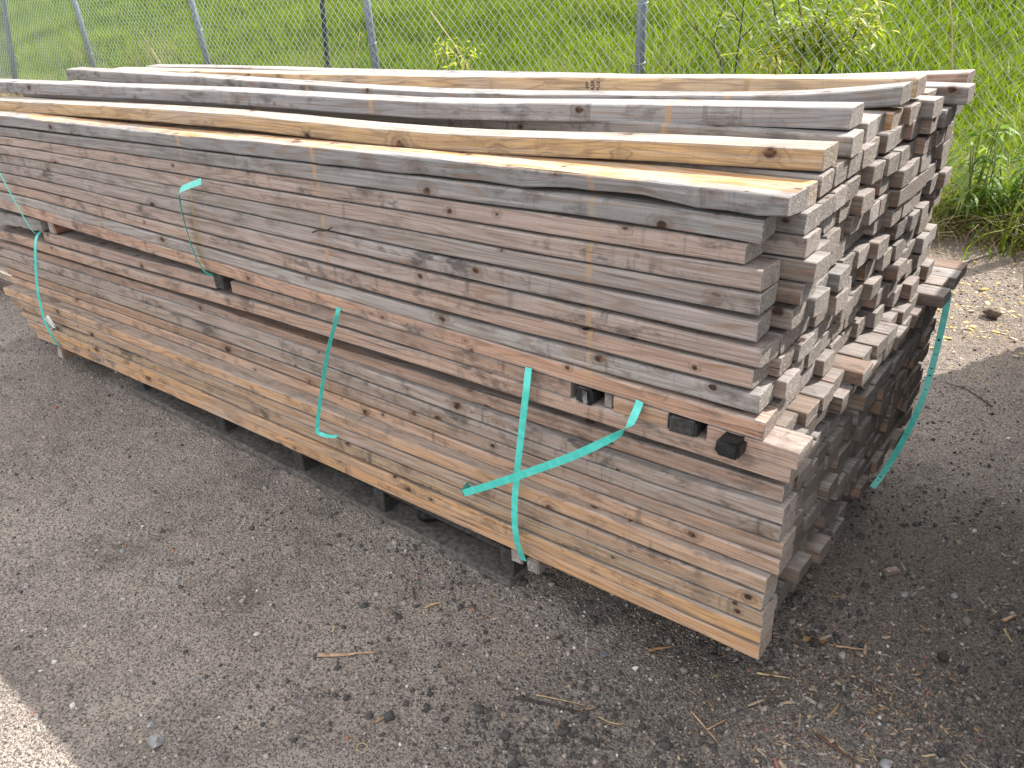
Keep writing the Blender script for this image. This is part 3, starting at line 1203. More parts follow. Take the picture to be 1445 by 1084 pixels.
plain_stack('unseen_stack', .40, .63, .80, 2.78, -.17, 1.43, 'narrow unseen lumber stack added to cut skylight, outside the right edge of the view')  # unseen, added to keep skylight off the lower board ends
plain_stack('unseen_stack', .64, 1.62, .02, 3.22, -.17, 1.90, 'tall unseen lumber stack added to cast shade, outside the right edge of the view')  # unseen, added to throw the shade over the right foreground
for i, (py, yy, L0) in enumerate(((384, .25, .0), (394, .25, -.03), (360, .30, -.05), (370, .30, -.02), (404, .28, -.03), (416, .30, -.08))):
    p_ = at(8, py, yy)
    zz = float(p_[2])
    znb = min(zz, znb) if i else zz
    board('lumber_board', -6.3, -3.32 + L0, lambda x, q=yy: q, lambda x, q=zz: q, lin(176, 160, 138) if i == 0 else lin(70, 62, 56), .0,
          ['pale board end', 'dark board end', 'dark board end', 'dark board end', 'dark board end', 'dark board end'][i] + ' of the neighbouring pile at the left edge, %s down' % ORD[i],
          'boards of the neighbouring pile', segs=4)

for xb_, lab in ((-4.0, 'wooden bearer under the near end of the neighbouring pile'), (-5.8, 'wooden bearer under the far end of the neighbouring pile')):
    g_ = float(ground_z(xb_)) - .01
    o = link('bearer', box_mesh('bearer', (xb_ - .06, .18, g_), (xb_ + .06, .42, znb - T / 2 - .001), .004, .001), [M_GREYWOOD])
    tag(o, lab, 'bearer')

# ---------------------------------------------------------------- fence
fence = empty('chain_link_fence', (-5.0, float(fence_y(-5)), -.2))
tag(fence, 'grey chain link fence on round steel posts between the yard and the grass', 'fence')


def fpar(o):
    o.matrix_parent_inverse = Matrix.Translation(-Vector(fence.location))
    return o


posts = [((903, 0), (898, 105)), ((512, 0), (527, 103)), ((265, 0), (290, 95)), ((100, 0), (128, 95)), ((4, 20), (18, 113))]
post_x = []
for (a, b) in posts:
    # intersect with the fence line
    def onf(px, py):
        d = R.T @ np.array([(px - IW / 2) / F_PX, (py - IH / 2) / F_PX, 1.0])
        nrm = np.array([.0553, 1.0])
        t_ = (3.512 - nrm @ CAM[:2]) / (nrm @ d[:2])
        return CAM + d * t_
    A, B = onf(*a), onf(*b)
    s_ = (A - B) / (A[2] - B[2])
    g0 = float(ground_z(B[0])) - .05
    p0 = B + s_ * (g0 - B[2])
    p1 = B + s_ * (1.95 - B[2])
    off = np.array([0, .035, 0])
    fpar(tube('post', [p0 + off, (p0 + p1) / 2 + off, p1 + off], .030, M_STEEL, fence, 16))
    fpar(tube('post_cap', [p1 + off, p1 + off + np.array([0, 0, .02]), p1 + off + np.array([0, 0, .045])], .033, M_STEEL, fence, 12, .3))
    for zt_ in (.18, .52, .86, 1.25, 1.6):
        c_ = B + s_ * (zt_ - B[2]) + off
        rp = [c_ + np.array([.034 * math.cos(a_), .034 * math.sin(a_), .012 * math.sin(a_ * .5)]) for a_ in np.linspace(-2.9, 2.9, 11)]
        rp.append(rp[-1] + np.array([.025, -.03, .004]))
        fpar(tube('wire_tie', rp, .0022, M_WIRE, fence, 4))
    post_x.append(B[0])
p_r = np.array([.10, float(fence_y(.10)) + .035, 0])
fpar(tube('post', [p_r + (0, 0, -.2), p_r + (0, 0, .9), p_r + (0, 0, 1.95)], .030, M_STEEL, fence, 16))

# woven wire mesh (real wires)
HW = .036
zlo, zhi = .0, 1.9
X0, X1 = -15.5, 2.0
ncol = int((X1 - X0) / HW)
allv, allf = [], []
dirv = np.array([-1, .0553]) / math.hypot(1, .0553)
nseg = int((zhi + .02) / HW)
vcount = 0
sides = 4
for i in range(ncol):
    xb = X1 - i * HW
    zb = float(ground_z(xb)) + .06
    zz = zb + np.arange(nseg + 4) * HW
    side = (np.arange(nseg + 4) + i) % 2
    xx = xb - side * (HW + .0016) + .0008
    sagn = .006 * np.sin(xb * 5 + zz * 2) + .004 * np.sin(xb * 13 + 1)
    yy = fence_y(xx) + np.where(side == 0, .0018, -.0018) * (1 if i % 2 else -1) + sagn
    pts = np.stack([xx + .004 * np.sin(zz * 9 + xb), yy, zz], 1)
    r = .0021
    n = len(pts)
    ang = np.arange(sides) * 2 * math.pi / sides + .785
    ring = np.stack([np.cos(ang) * r, np.sin(ang) * r, np.zeros(sides)], 1)
    vs = (pts[:, None, :] + ring[None, :, :]).reshape(-1, 3)
    allv.append(vs)
    a = vcount + (np.arange(n - 1)[:, None] * sides + np.arange(sides)[None, :])
    b = vcount + (np.arange(n - 1)[:, None] * sides + (np.arange(sides)[None, :] + 1) % sides)
    allf.append(np.stack([a, b, b + sides, a + sides], -1).reshape(-1, 4))
    vcount += len(vs)
allv = np.concatenate(allv)
allf = np.concatenate(allf)
mesh_o = fpar(link('wire_mesh', np_mesh('wire_mesh', allv, allf.ravel(), np.full(len(allf), 4)), [M_WIRE], fence))
mesh_o['kind'] = 'stuff'

pp0, pp1 = at(449, -60, 3.95), at(463, 103, 3.95)
dd = (pp1 - pp0)
o = tube('leaning_pole', [pp0 - dd * .6, pp0, pp1, pp1 + dd * .9], .021, simple('dark_pole', (.035, .037, .045), .6, .4), None, 10)
tag(o, 'thin black leaning pole just behind the chain link fence', 'pole')

# ---------------------------------------------------------------- grass
def leaf_material(name, c0, c1, c2, trans=.45, rough=.5):
    t = NT(name)
    tn = t.attr('tint').outputs['Fac']
    k = t.n('ShaderNodeValToRGB')
    k.color_ramp.elements[0].color = (*c0, 1)
    k.color_ramp.elements[1].color = (*c2, 1)
    e = k.color_ramp.elements.new(.5)
    e.color = (*c1, 1)
    t.L(tn, k.inputs[0])
    kc = t.mix(1.0, k.outputs[0], (.68, .68, .68), 'MULTIPLY')
    b = t.n('ShaderNodeBsdfPrincipled')
    t.L(kc, b.inputs['Base Color'])
    b.inputs['Roughness'].default_value = rough
    b.inputs['Specular IOR Level'].default_value = .25
    tr = t.n('ShaderNodeBsdfTranslucent')
    t.L(t.mix(.35, kc, (.22, .34, .012), 'MIX'), tr.inputs[0])
    mx = t.n('ShaderNodeMixShader')
    mx.inputs[0].default_value = trans
    t.L(b.outputs[0], mx.inputs[1])
    t.L(tr.outputs[0], mx.inputs[2])
    t.L(mx.outputs[0], t.out.inputs[0])
    return t.m


M_GRASS = leaf_material('grass_blade', (.06, .10, .008), (.14, .20, .015), (.34, .36, .06))
M_DRY = leaf_material('dry_stalk', (.20, .14, .08), (.36, .27, .16), (.50, .41, .27), .15, .8)
M_LEAF = leaf_material('willow_leaf', (.05, .10, .012), (.20, .28, .03), (.56, .52, .05), .5)
M_WEED = leaf_material('weed_leaf', (.06, .15, .015), (.13, .26, .03), (.30, .40, .09), .45)


def blades(name, X, Y, Z, H, Wb, lean, tint, mat, nseg=3):
    """many curved tapered blades as one mesh"""
    n = len(X)
    ph = RNG.uniform(0, 2 * np.pi, n)
    lx, ly = np.cos(ph) * lean * H, np.sin(ph) * lean * H
    fa = RNG.uniform(-.9, .9, n)                     # facing
    wx, wy = np.cos(fa), np.sin(fa)
    V = []
    for s in range(nseg):
        u = s / nseg
        cx = X + lx * u * u
        cy = Y + ly * u * u
        cz = Z + H * (u - .25 * np.minimum(lean, 1.2) * u * u)
        ww = Wb * (1 - u * .55) / 2
        V.append(np.stack([cx - wx * ww, cy - wy * ww, cz], 1))
        V.append(np.stack([cx + wx * ww, cy + wy * ww, cz], 1))
    V.append(np.stack([X + lx, Y + ly, Z + H * (1 - .25 * np.minimum(lean, 1.2))], 1))
    k = 2 * nseg + 1
    V = np.stack(V, 1).reshape(-1, 3)
    base = np.arange(n) * k
    F, Lc = [], []
    quads = np.concatenate([np.stack([base + 2 * s, base + 2 * s + 1, base + 2 * s + 3, base + 2 * s + 2], 1) for s in range(nseg - 1)])
    tri = np.stack([base + 2 * nseg - 2, base + 2 * nseg - 1, base + 2 * nseg], 1)
    flat = np.concatenate([quads.ravel(), tri.ravel()])
    lens = np.concatenate([np.full(len(quads), 4), np.full(len(tri), 3)])
    me = np_mesh(name, V, flat, lens)
    at_ = me.attributes.new('tint', 'FLOAT', 'POINT')
    at_.data.foreach_set('value', np.repeat(tint, k).astype(np.float32))
    return link(name, me, [mat])


N = 230000
u = RNG.random(N)
Yk = .0 + 11.5 * u ** 1.35                                       # distance behind the fence line
side_l, side_r = -2.55, -.02
Yw = 3.55 + Yk
a = RNG.random(N)
Xw = CAM[0] + (side_l + (side_r - side_l) * a ** .85) * (Yw - CAM[1])
Yw = Yw - .0553 * Xw - .02
dist = np.hypot(Xw - CAM[0], Yw - CAM[1])
patch = vnoise(Xw * .8, Yw * .8, 41) + .6 * vnoise(Xw * 2.6, Yw * 2.6, 42)
keep = (RNG.random(N) < .80 + patch * .8)
Xw, Yw, Yk, dist, patch = Xw[keep], Yw[keep], Yk[keep], dist[keep], patch[keep]
n = len(Xw)
Hh = RNG.uniform(.12, .30, n) * (1 + .6 * patch) * np.clip(.75 + .12 * Yk, .75, 1.35)
Wb = (.0042 + .0010 * dist) * RNG.uniform(.7, 1.3, n)
tint = np.clip(.33 + patch * .45 + RNG.normal(0, .17, n) + .33 * np.exp(-Yk * .9) + .10 * (Xw > -1.6), 0, 1)
g = blades('grass', Xw, Yw, ground_h(Xw, Yw) - .01, Hh, Wb, RNG.uniform(.15, .95, n), tint, M_GRASS)
tag(g, 'bright green spring grass growing up the bank behind the fence', 'grass', kind='stuff')

# dry thatch and stalks at the fence foot
n = 8000
Xw = RNG.uniform(-13, .8, n)
Yw = fence_y(Xw) + RNG.normal(.10, .22, n)
Xw = np.where(RNG.random(n) < .35, RNG.uniform(-1.0, .5, n), Xw)
Yw = fence_y(Xw) + RNG.normal(.06, .20, n)
g = blades('dry_grass', Xw, Yw, ground_h(Xw, Yw), RNG.uniform(.08, .30, n), RNG.uniform(.003, .007, n), RNG.uniform(.5, 2.2, n), RNG.random(n), M_DRY)
tag(g, 'matted dry stalks lying along the foot of the fence', 'dry grass', kind='stuff')
# pale upright dead stems in clumps
cl = [(at(130, 85, 4.15), 70, .30), (at(215, 70, 4.1), 90, .42), (at(430, 70, 3.9), 50, .3), (at(300, 80, 3.98), 50, .25), (at(940, 80, 3.75), 40, .25), (at(800, 90, 3.75), 30, .2)]
Xs, Ys, Hs = [], [], []
for (p_, m_, h_) in cl:
    Xs.append(RNG.normal(p_[0], .20, m_))
    Ys.append(RNG.normal(p_[1], .10, m_))
    Hs.append(RNG.uniform(.5, 1.1, m_) * (h_ + (p_[2] - float(terrain(p_[0], p_[1]))) * .9))
Xs, Ys, Hs = map(np.concatenate, (Xs, Ys, Hs))
g = blades('dead_stems', Xs, Ys, ground_h(Xs, Ys), Hs, np.full(len(Xs), .007), RNG.uniform(.05, .45, len(Xs)), RNG.random(len(Xs)), M_DRY)
tag(g, 'tufts of pale dead weed stems standing behind the fence', 'dead stems', kind='stuff')


# ---------------------------------------------------------------- shrubs and weeds
def leaves_mesh(name, P, D, Lf, Wf, tint, mat, parent, droop=.35):
    """P base points, D directions; each leaf four tris folded and drooping"""
    n = len(P)
    D = D / np.linalg.norm(D, axis=1)[:, None]
    up = np.tile(np.array([0, 0, 1.0]), (n, 1)) + RNG.normal(0, .4, (n, 3))
    S = np.cross(D, up)
    S /= np.linalg.norm(S, axis=1)[:, None]
    Lc = Lf[:, None]
    Wc = Wf[:, None] / 2
    dn = np.array([0, 0, -1.0])
    p1 = P + D * Lc * .35 + dn * droop * Lc * .08
    p2 = P + D * Lc * .72 + dn * droop * Lc * .38
    p3 = P + D * Lc * .95 + dn * droop * Lc * .8
    V = np.stack([P, p1 - S * Wc, p1 + S * Wc, p2 - S * Wc * .75, p2 + S * Wc * .75, p3], 1).reshape(-1, 3)
    b = np.arange(n) * 6
    tri = np.concatenate([np.stack([b, b + 1, b + 2], 1), np.stack([b + 3, b + 5, b + 4], 1)])
    qd = np.stack([b + 1, b + 3, b + 4, b + 2], 1)
    me = np_mesh(name, V, np.concatenate([tri.ravel(), qd.ravel()]), np.concatenate([np.full(len(tri), 3), np.full(len(qd), 4)]))
    at_ = me.attributes.new('tint', 'FLOAT', 'POINT')
    at_.data.foreach_set('value', np.repeat(tint, 6).astype(np.float32))
    o = link(name, me, [mat], parent)
    return o


M_BARK = simple('shrub_bark', (.10, .07, .055), .9, .4, 80, .6)


def shrub(label, name, stems, leafzones, Y0, mat=M_LEAF, rad=.009, leaf=(.085, .016), cat='shrub'):
    """stems: lists of image points at depth Y0 (+offset); leafzones: (px,py,rx,ry,count,tint)"""
    b0 = at(*stems[0][0][:2], Y0)
    root = empty(name, (b0[0], b0[1], float(terrain(b0[0], b0[1]))))
    tag(root, label, cat)
    inv = Matrix.Translation(-Vector(root.location))
    ends = []
    for st in stems:
        pts = []
        dy = st[0][2] if len(st[0]) > 2 else 0
        for q_ in st:
            pts.append(at(q_[0], q_[1], Y0 + (q_[2] if len(q_) > 2 else dy)))
        if st[0][1] > 95:                                   # runs down to the ground
            pp = pts[0].copy()
            pp[2] = float(terrain(pp[0], pp[1])) - .02
            pp[0] += (b0[0] - pp[0]) * .3
            pts.insert(0, pp)
        o = tube('branch', smooth_path(pts, 3), rad if st[0][1] > 95 else rad * .55, M_BARK, root, 6, .35)
        o.matrix_parent_inverse = inv
    PP, DD, TT = [], [], []
    for (px, py, rx, ry, cnt, tn) in leafzones:
        nclump = max(2, cnt // 22)
        cc = [(px + random.gauss(0, rx * .55), py + random.gauss(0, ry * .55), random.uniform(-.25, .25)) for _ in range(nclump)]
        for _ in range(cnt):
            c_ = random.choice(cc)
            p_ = at(c_[0] + random.gauss(0, 9), c_[1] + random.gauss(0, 9), Y0 + c_[2] + random.gauss(0, .05))
            PP.append(p_)
            DD.append((random.gauss(0, 1), random.gauss(0, .8), random.uniform(-.9, .5)))
            TT.append(min(1, max(0, random.gauss(tn, .17))))
    nl = len(PP)
    lo = leaves_mesh('foliage', np.array(PP), np.array(DD), RNG.uniform(.6, 1.15, nl) * leaf[0], RNG.uniform(.7, 1.2, nl) * leaf[1], np.array(TT), mat, root)
    lo.matrix_parent_inverse = inv
    return root


shrub('willowy green shrub with drooping narrow leaves behind the fence at upper right', 'willow_shrub',
      [[(1160, 106), (1158, 70), (1165, 30), (1175, -30)], [(1095, 104), (1100, 60), (1092, 10), (1085, -30)], [(1128, 106), (1135, 60), (1128, 10), (1120, -40)],
       [(1170, 106), (1200, 60), (1222, 10), (1240, -30)], [(1150, 106), (1190, 70), (1215, 40)], [(1172, 60), (1150, 25), (1140, -10)], [(1100, 60), (1120, 30), (1135, 0)]],
      [(1125, 34, 62, 36, 330, .50), (1170, 18, 56, 30, 280, .58), (1215, 45, 26, 24, 130, .75), (1100, 82, 36, 14, 110, .92), (1180, 80, 32, 18, 90, .6), (1085, 22, 26, 32, 120, .5),
       (1150, -30, 80, 26, 260, .4)], 4.25, leaf=(.10, .019))
shrub('leafless dark branching shrub behind the fence right of the middle post', 'bare_shrub',
      [[(1037, 104), (1043, 60), (1050, 0), (1053, -40)], [(1020, 104), (1008, 66), (1012, 40), (1022, 8)], [(1008, 64), (985, 45), (970, 28), (955, 0)],
       [(1043, 30), (1032, 12), (1020, -5)], [(985, 45), (975, 20), (950, -8)], [(1044, 55), (1060, 40), (1072, 25)], [(1045, 28), (1025, 28), (1014, 22)]],
      [(1062, 84, 14, 12, 36, .85), (1045, 70, 12, 8, 10, .8)], 4.1, rad=.0075)
shrub('small yellow leaved sapling behind the fence right of the second post', 'yellow_sapling',
      [[(633, 104), (630, 80), (625, 58)], [(655, 104), (660, 85), (664, 74)]],
      [(630, 78, 9, 15, 46, .8), (660, 82, 9, 10, 34, .9), (645, 98, 16, 6, 40, .9)], 4.0, rad=.005, leaf=(.06, .018))
for (a_, b_, lab) in (((665, 104), (607, 15), 'long pale dead stem leaning behind the fence near the yellow sapling'),
                      ((230, 96), (190, 34), 'tan dead stalk leaning behind the fence between the second and third posts'),
                      ((498, 100), (508, 45), 'thin pale upright stem just left of the second post'),
                      ((1343, 92), (1338, -20), 'single thin brown stem rising beyond the right end of the pile')):
    p0, p1 = at(*a_, 4.05), at(*b_, 4.05)
    d_ = p1 - p0
    o = tube('dead_stalk', [p0 - d_ * .5, p0, p0 + d_ * .5 + np.array([.01, 0, .01]), p1], .0065, M_STRAW, None, 5, .4)
    tag(o, lab, 'dead stalk', 'dead stalks behind the fence')


def weed(px, py, Y, h, nl, label, ll=.16):
    b0 = at(px, py, Y)
    g0 = float(ground_h(np.array(b0[0]), np.array(Y)))
    root = empty('weed', (b0[0], Y, g0))
    tag(root, label, 'weed', 'leafy weeds at the fence foot')
    inv = Matrix.Translation(-Vector(root.location))
    PP, DD, TT = [], [], []
    for s in range(3):
        tx, ty = random.uniform(-.05, .05), random.uniform(-.05, .05)
        pts = [(b0[0] + tx * .3, Y + ty * .3, g0 - .02), (b0[0] + tx * .8, Y + ty * .7, g0 + h * .5), (b0[0] + tx * 1.6, Y + ty, g0 + h)]
        o = tube('stem', smooth_path(pts, 3), .0045, M_WEEDSTEM, root, 5, .5)
        o.matrix_parent_inverse = inv
        for k in range(nl):
            u_ = random.uniform(.12, 1)
            q_ = [pts[0][i] + (pts[2][i] - pts[0][i]) * u_ for i in range(3)]
            a_ = random.uniform(0, 2 * math.pi)
            PP.append(q_)
            DD.append((math.cos(a_), math.sin(a_), random.uniform(.2, 1.1)))
            TT.append(min(1, max(0, random.gauss(.5, .25))))
    n_ = len(PP)
    lo = leaves_mesh('foliage', np.array(PP), np.array(DD), RNG.uniform(.6, 1.1, n_) * ll, RNG.uniform(.8, 1.2, n_) * .019, np.array(TT), M_WEED, root, 1.1)
    lo.matrix_parent_inverse = inv


M_WEEDSTEM = simple('weed_stem', (.16, .17, .06), .7, .3)
weed(1368, 312, 3.36, .44, 18, 'leafy green weed right beside the far end of the upper bundle')
weed(1362, 300, 3.46, .52, 18, 'taller green weed half hidden behind the ends of the upper bundle')
weed(1386, 306, 3.42, .38, 16, 'second green weed, between the hidden one and the arching one')
weed(1432, 300, 3.48, .44, 20, 'green weed with arching leaves near the right edge of the photo', .20)
weed(1418, 306, 3.55, .32, 14, 'low green weed just left of the arching leaved one')
n = 5200
Xw = RNG.uniform(-1.3, .9, n)
Yw = fence_y(Xw) + RNG.normal(.12, .20, n)
g = blades('verge_grass', Xw, Yw, ground_h(Xw, Yw), RNG.uniform(.12, .34, n), RNG.uniform(.006, .012, n), RNG.uniform(.3, 1.5, n), np.clip(RNG.normal(.5, .22, n), 0, 1), M_GRASS)
tag(g, 'long green grass growing through the fence foot at the right', 'grass', kind='stuff')

# ---------------------------------------------------------------- stones, chips and clods lying on the dirt
def scatter(name, X, Y, size, mats, weights, flat=.6, label='', cat='', elong=1.0, sink=.35, spin=True, mat_index=None):
    n = len(X)
    # an eight cornered lump
    C8 = np.array([[sx, sy, sz] for sx in (-1, 1) for sy in (-1, 1) for sz in (-1, 1)], float) * .5
    V = np.tile(C8, (n, 1, 1)) + RNG.normal(0, .11, (n, 8, 3))
    top = (C8[:, 2] > 0)
    V[:, top, :2] *= .72
    V[:, :, 0] *= elong if np.isscalar(elong) else elong[:, None]
    V[:, :, 2] *= flat
    V *= size[:, None, None]
    a_ = RNG.uniform(0, 2 * np.pi, n)
    b_ = RNG.normal(0, .25, n)
    ca, sa = np.cos(a_)[:, None], np.sin(a_)[:, None]
    x, y, z = V[:, :, 0].copy(), V[:, :, 1].copy(), V[:, :, 2].copy()
    z = z + x * b_[:, None]
    V[:, :, 0] = x * ca - y * sa + X[:, None]
    V[:, :, 1] = x * sa + y * ca + Y[:, None]
    V[:, :, 2] = z + (ground_h(X, Y) + size * flat * (.5 - sink))[:, None]
    F = np.array([[0, 1, 3, 2], [4, 6, 7, 5], [0, 4, 5, 1], [2, 3, 7, 6], [0, 2, 6, 4], [1, 5, 7, 3]])
    flat_f = (np.arange(n)[:, None, None] * 8 + F[None]).reshape(-1, 4)
    me = np_mesh(name, V.reshape(-1, 3), flat_f.ravel(), np.full(len(flat_f), 4))
    mi = RNG.choice(len(mats), n, p=np.array(weights) / sum(weights))
    o = link(name, me, mats)
    me.polygons.foreach_set('material_index', np.repeat(mi, 6).astype(np.int32))
    tag(o, label, cat, kind='stuff')
    return o


def flatm(name, c):
    return simple(name, c, .9, .25, 200, .2)


G1, G2, G3, G4 = flatm('pebble_grey', (.27, .26, .26)), flatm('pebble_dark', (.07, .066, .064)), flatm('pebble_tan', (.42, .34, .27)), flatm('pebble_red', (.40, .17, .12))
G5, G6 = flatm('pebble_white', (.62, .60, .57)), flatm('pebble_dirt', (.24, .20, .175))
G7 = flatm('pebble_dust', (.40, .34, .30))
n = 70000
dd_ = RNG.random(n)
X = RNG.uniform(-3.8, 1.0, n)
Y = -1.05 + 4.0 * RNG.random(n) ** 1.15
dens = .75 + .7 * vnoise(X * 2.2, Y * 2.2, 51)
k_ = RNG.random(n) < dens
X, Y = X[k_], Y[k_]
size = np.clip(RNG.lognormal(math.log(.0034), .46, len(X)), .0018, .015)
scatter('gravel', X, Y, size, [G1, G2, G3, G4, G5, G6, G7], [.17, .13, .09, .008, .035, .28, .285], .65, 'fine gravel grains pressed into the dirt yard', 'gravel')
# dark clods under and right of the pile
n = 10500
X = np.where(RNG.random(n) < .7, RNG.normal(.12, .45, n), RNG.normal(-.45, .42, n))
Y = np.where(X < -.2, RNG.normal(-.15, .22, n), RNG.normal(.20, .55, n))
k_ = (X > -1.7) & (Y > -.9) & (Y < 2) & (RNG.random(n) < .55 + 1.3 * vnoise(X * 5, Y * 5, 91))
X, Y = X[k_], Y[k_]
scatter('dirt_clods', X, Y, np.clip(RNG.lognormal(math.log(.0046), .5, len(X)), .002, .022), [G2, G6], [.75, .25], .7, 'dark crumbly clods scattered right of the lumber', 'clods')
# wood chips
C1, C2, C3, C4 = flatm('chip_pale', (.44, .33, .23)), flatm('chip_tan', (.30, .20, .12)), flatm('chip_red', (.30, .14, .11)), flatm('chip_grey', (.36, .32, .29))


def chips(n, mx, my, sx, sy, smed, label, wt):
    X = RNG.normal(mx, sx, n)
    Y = RNG.normal(my, sy, n)
    s_ = np.clip(RNG.lognormal(math.log(smed), .55, n), .001, .009)
    scatter('wood_chips', X, Y, s_, [C1, C2, C3, C4], wt, .35, label, 'wood chips', elong=1.2 + RNG.exponential(2.0, n), sink=.15)


chips(1500, .17, .14, .13, .20, .0021, 'heap of splinters and chips near the lower right board corner', [.35, .4, .07, .2])
chips(1000, .15, .70, .30, .50, .0018, 'thin litter of chips right of the lower bundle', [.3, .35, .05, .3])
chips(700, -.30, -.15, .35, .22, .0017, 'thin litter of chips in front of the lumber', [.35, .35, .06, .24])
chips(260, -1.4, -.4, .9, .3, .0014, 'sparse chips in front of the left half of the pile', [.4, .3, .05, .25])
L1, L2 = flatm('leaf_litter_yellow', (.62, .44, .16)), flatm('leaf_litter_pale', (.60, .50, .33))
n = 5200
X = RNG.uniform(-.7, .9, n)
Y = np.where(RNG.random(n) < .5, RNG.normal(3.25, .20, n), RNG.normal(2.45, .42, n))
keepl = RNG.random(n) < .55 + 1.1 * vnoise(X * 4, Y * 4, 77)
X, Y = X[keepl], Y[keepl]
scatter('leaf_litter', X, Y, np.clip(RNG.lognormal(math.log(.008), .4, len(X)), .003, .02), [L1, L2, C2], [.45, .35, .2], .18,
        'yellow chips and dead leaves on the sunlit dirt by the fence', 'leaf litter', elong=RNG.uniform(.8, 2.4, len(X)), sink=.1)


def rock(px, py, s_, label, mat=M_STONE, name='stone', squash=.7, seed=1):
    p_ = atz(px, py, -.15)
    for _ in range(3):
        p_ = atz(px, py, float(ground_h(np.array(p_[0]), np.array(p_[1]))) + s_ * .3)
    bm = bmesh.new()
    bmesh.ops.create_icosphere(bm, subdivisions=3, radius=s_ / 2)
    rg = random.Random(seed)
    planes = [(Vector((rg.gauss(0, 1), rg.gauss(0, 1), rg.gauss(0, 1))).normalized(), s_ * rg.uniform(.30, .46)) for _ in range(16)]
    for v in bm.verts:
        for nrm, dd2 in planes:
            k2 = v.co.dot(nrm) - dd2
            if k2 > 0:
                v.co -= nrm * k2
        v.co += Vector([rg.uniform(-1, 1) * s_ * .008 for _ in range(3)])
        v.co.z *= squash
    me = bpy.data.meshes.new(name)
    bm.to_mesh(me)
    bm.free()
    o = link(name, me, [mat])
    o.location = (p_[0], p_[1], p_[2] - s_ * .08)
    tag(o, label, name.replace('_', ' '))
    return o


rock(219, 1045, .034, 'angular blue grey stone lying alone at the lower left', squash=.9, seed=3)
rock(212, 1023, .016, 'small grey stone just above the angular blue grey one', seed=5)
rock(37, 827, .020, 'flat bluish stone near the left edge of the shaded dirt', seed=6, squash=.5)
rock(362, 894, .016, 'pale flat pebble left of the long wood sliver', flatm('pale_stone', (.5, .48, .45)), squash=.5, seed=7)
rock(852, 922, .022, 'dark grey stone under the near edge of the lumber', flatm('dark_stone', (.14, .14, .15)), seed=8)
rock(1277, 838, .020, 'pale grey stone right of the lower bundle beside a black clod', seed=9)
rock(1347, 840, .020, 'grey stone at the right among chips', seed=12)
rock(1250, 1078, .026, 'smooth slate grey stone at the bottom edge of the photo', seed=13, squash=.5)
rock(1400, 440, .075, 'brown dirt clod on the sunlit ground at the right edge', M_CLOD, 'dirt_clod', .55, 14)
rock(1150, 905, .030, 'black lump beside the yellow leaf near the board corner', M_DARKSTICK, 'dirt_clod', .5, 15)
rock(1330, 925, .030, 'black lump at the right beyond the chips', M_DARKSTICK, 'dirt_clod', .5, 16)


def stick(a_, b_, r_, mat, label, name='stick', flatk=1.0, bend=.0, up=.004, taper=.5):
    pts = []
    for i in range(7):
        u_ = i / 6
        px, py = a_[0] + (b_[0] - a_[0]) * u_, a_[1] + (b_[1] - a_[1]) * u_ + bend * math.sin(u_ * math.pi)
        p_ = atz(px, py, -.15)
        for _ in range(3):
            p_ = atz(px, py, float(ground_h(np.array(p_[0]), np.array(p_[1]))) + up)
        pts.append(p_)
    zs = np.array([p_[2] for p_ in pts])
    z0, z1 = np.polyfit(np.arange(7), zs, 1)[::-1]
    for i, p_ in enumerate(pts):
        p_[2] = max(zs[i], z0 + z1 * i)
    o = tube(name, pts, r_, mat, None, 6, taper)
    if flatk != 1.0:
        ctr = np.mean(pts, axis=0)
        me_ = o.data
        for v in me_.vertices:
            lz = z0 + 0
            v.co.z = v.co.z * flatk + (1 - flatk) * ctr[2]
    tag(o, label, name.replace('_', ' '))
    return o


stick((448, 925), (534, 921), .0062, M_SLIVER, 'pale pink wood sliver lying alone on the dirt in front', 'wood_sliver', .45, taper=.25)
stick((725, 983), (815, 1004), .0040, M_DARKSTICK, 'dark flat splinter at the bottom centre', 'splinter', .8)
stick((756, 981), (826, 996), .0015, M_STRAW, 'thin pale straw lying above the dark splinter', 'straw', bend=-1)
stick((845, 1012), (880, 1022), .0016, M_STRAW, 'short crooked straw at the bottom centre', 'straw', bend=3)
stick((1152, 1037), (1205, 1073), .0036, simple('red_bark', (.12, .06, .045), .9), 'reddish brown stick at the bottom right', 'stick')
stick((1415, 876), (1434, 868), .0050, M_SLIVER, 'short pale chip of wood near the right edge', 'wood_sliver', .5, taper=.8)
stick((1417, 888), (1428, 907), .0030, M_STRAW, 'narrow tan splinter near the right edge', 'splinter')
stick((1343, 376), (1446, 343), .0075, simple('grey_stick', (.42, .36, .31), .9), 'long thin grey stick on the sunlit dirt by the weeds', 'stick', taper=.7)
stick((1400, 575), (1330, 540), .0022, M_DARKSTICK, 'fine curved dark twig on the shaded dirt at the right', 'stick', bend=-7)
stick((915, 918), (950, 912), .0040, M_BROWNWOOD, 'brown splinter under the near edge of the lumber', 'splinter')
stick((1068, 950), (1115, 957), .0024, M_STRAW, 'pale splinter just below the lower board corner', 'splinter')
stick((1180, 912), (1222, 917), .0026, M_SLIVER, 'tan splinter among the chips right of the corner', 'splinter')
stick((1385, 300), (1445, 358), .0040, M_STRAW, 'bent pale dead stem at the right edge by the weeds', 'stick', bend=12)
stick((600, 858), (622, 851), .0030, M_STRAW, 'small curved chip in front of the pallet corner', 'splinter', bend=-2)
stick((583, 830), (586, 846), .0030, M_DARKSTICK, 'short black stub standing out on the dirt before the pallet', 'splinter')
stick((975, 1003), (1012, 1047), .0022, M_SLIVER, 'thin grey twig crossing another at the bottom right', 'stick')
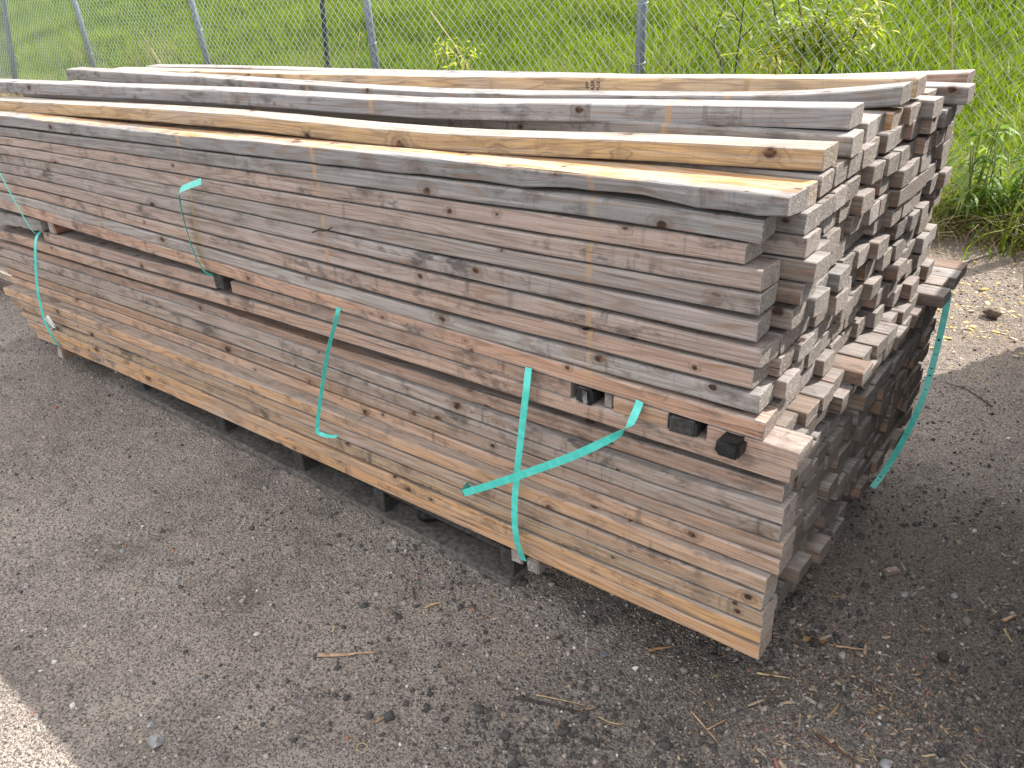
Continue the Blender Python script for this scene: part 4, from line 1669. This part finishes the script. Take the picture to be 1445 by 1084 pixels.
stick((997, 1030), (1025, 1015), .0020, M_SLIVER, 'short twig lying across the thin grey one', 'stick')
tw = [at(441, 328, -.004), at(450, 325, -.010), at(458, 326, -.012), at(469, 321, -.006)]
o = tube('twig', smooth_path(tw, 3), .0022, M_DARKSTICK, None, 5, .7)
tag(o, 'short black twig caught in a gap on the near face of the upper bundle', 'twig')
# cut block of wood
pb = atz(1258, 802, -.14)
pb[2] = float(ground_h(np.array(pb[0]), np.array(pb[1])))
blk = wood_box('wood_block', (-.020, -.010, 0), (.020, .010, .012), lin(176, 150, 140), .5, 'small pinkish cut wood block lying right of the lower bundle', 'wood block')
blk.location = pb
blk.rotation_euler = (.1, 0, math.radians(55))
# rubber ring
pr = atz(512, 1062, -.145)
pr[2] = float(ground_h(np.array(pr[0]), np.array(pr[1]))) + .004
ringp = [(pr[0] + .012 * math.cos(a_), pr[1] + .010 * math.sin(a_), pr[2]) for a_ in np.linspace(0, 6.1, 22)]
o = tube('wire_ring', ringp, .0009, M_STRAW, None, 5)
tag(o, 'small tan ring lying on the dirt at the bottom', 'ring')
# yellow leaf by the corner
pl_ = atz(1150, 900, -.14)
pl_[2] = float(ground_h(np.array(pl_[0]), np.array(pl_[1]))) + .006
lf = bmesh.new()
gl = []
for i in range(9):
    u_ = i / 8
    hw_ = .011 * math.sin(math.pi * (u_ * .9 + .05)) * (1 + .3 * math.sin(i * 2.1))
    gl.append([lf.verts.new((-.026 + .052 * u_, s_ * hw_, .004 * math.sin(u_ * 7 + s_) + .003 * abs(s_))) for s_ in (-1, 0, 1)])
for i in range(8):
    for j in range(2):
        lf.faces.new((gl[i][j], gl[i + 1][j], gl[i + 1][j + 1], gl[i][j + 1]))
bmesh.ops.solidify(lf, geom=list(lf.faces), thickness=.0006)
me = bpy.data.meshes.new('dry_leaf')
lf.to_mesh(me)
lf.free()
o = link('dry_leaf', me, [simple('dry_leaf', (.50, .34, .14), .8, .4, 120, .4)])
o.location = pl_
o.rotation_euler = (0, 0, math.radians(35))
tag(o, 'curled yellow brown dry leaf right of the lower board corner', 'leaf')
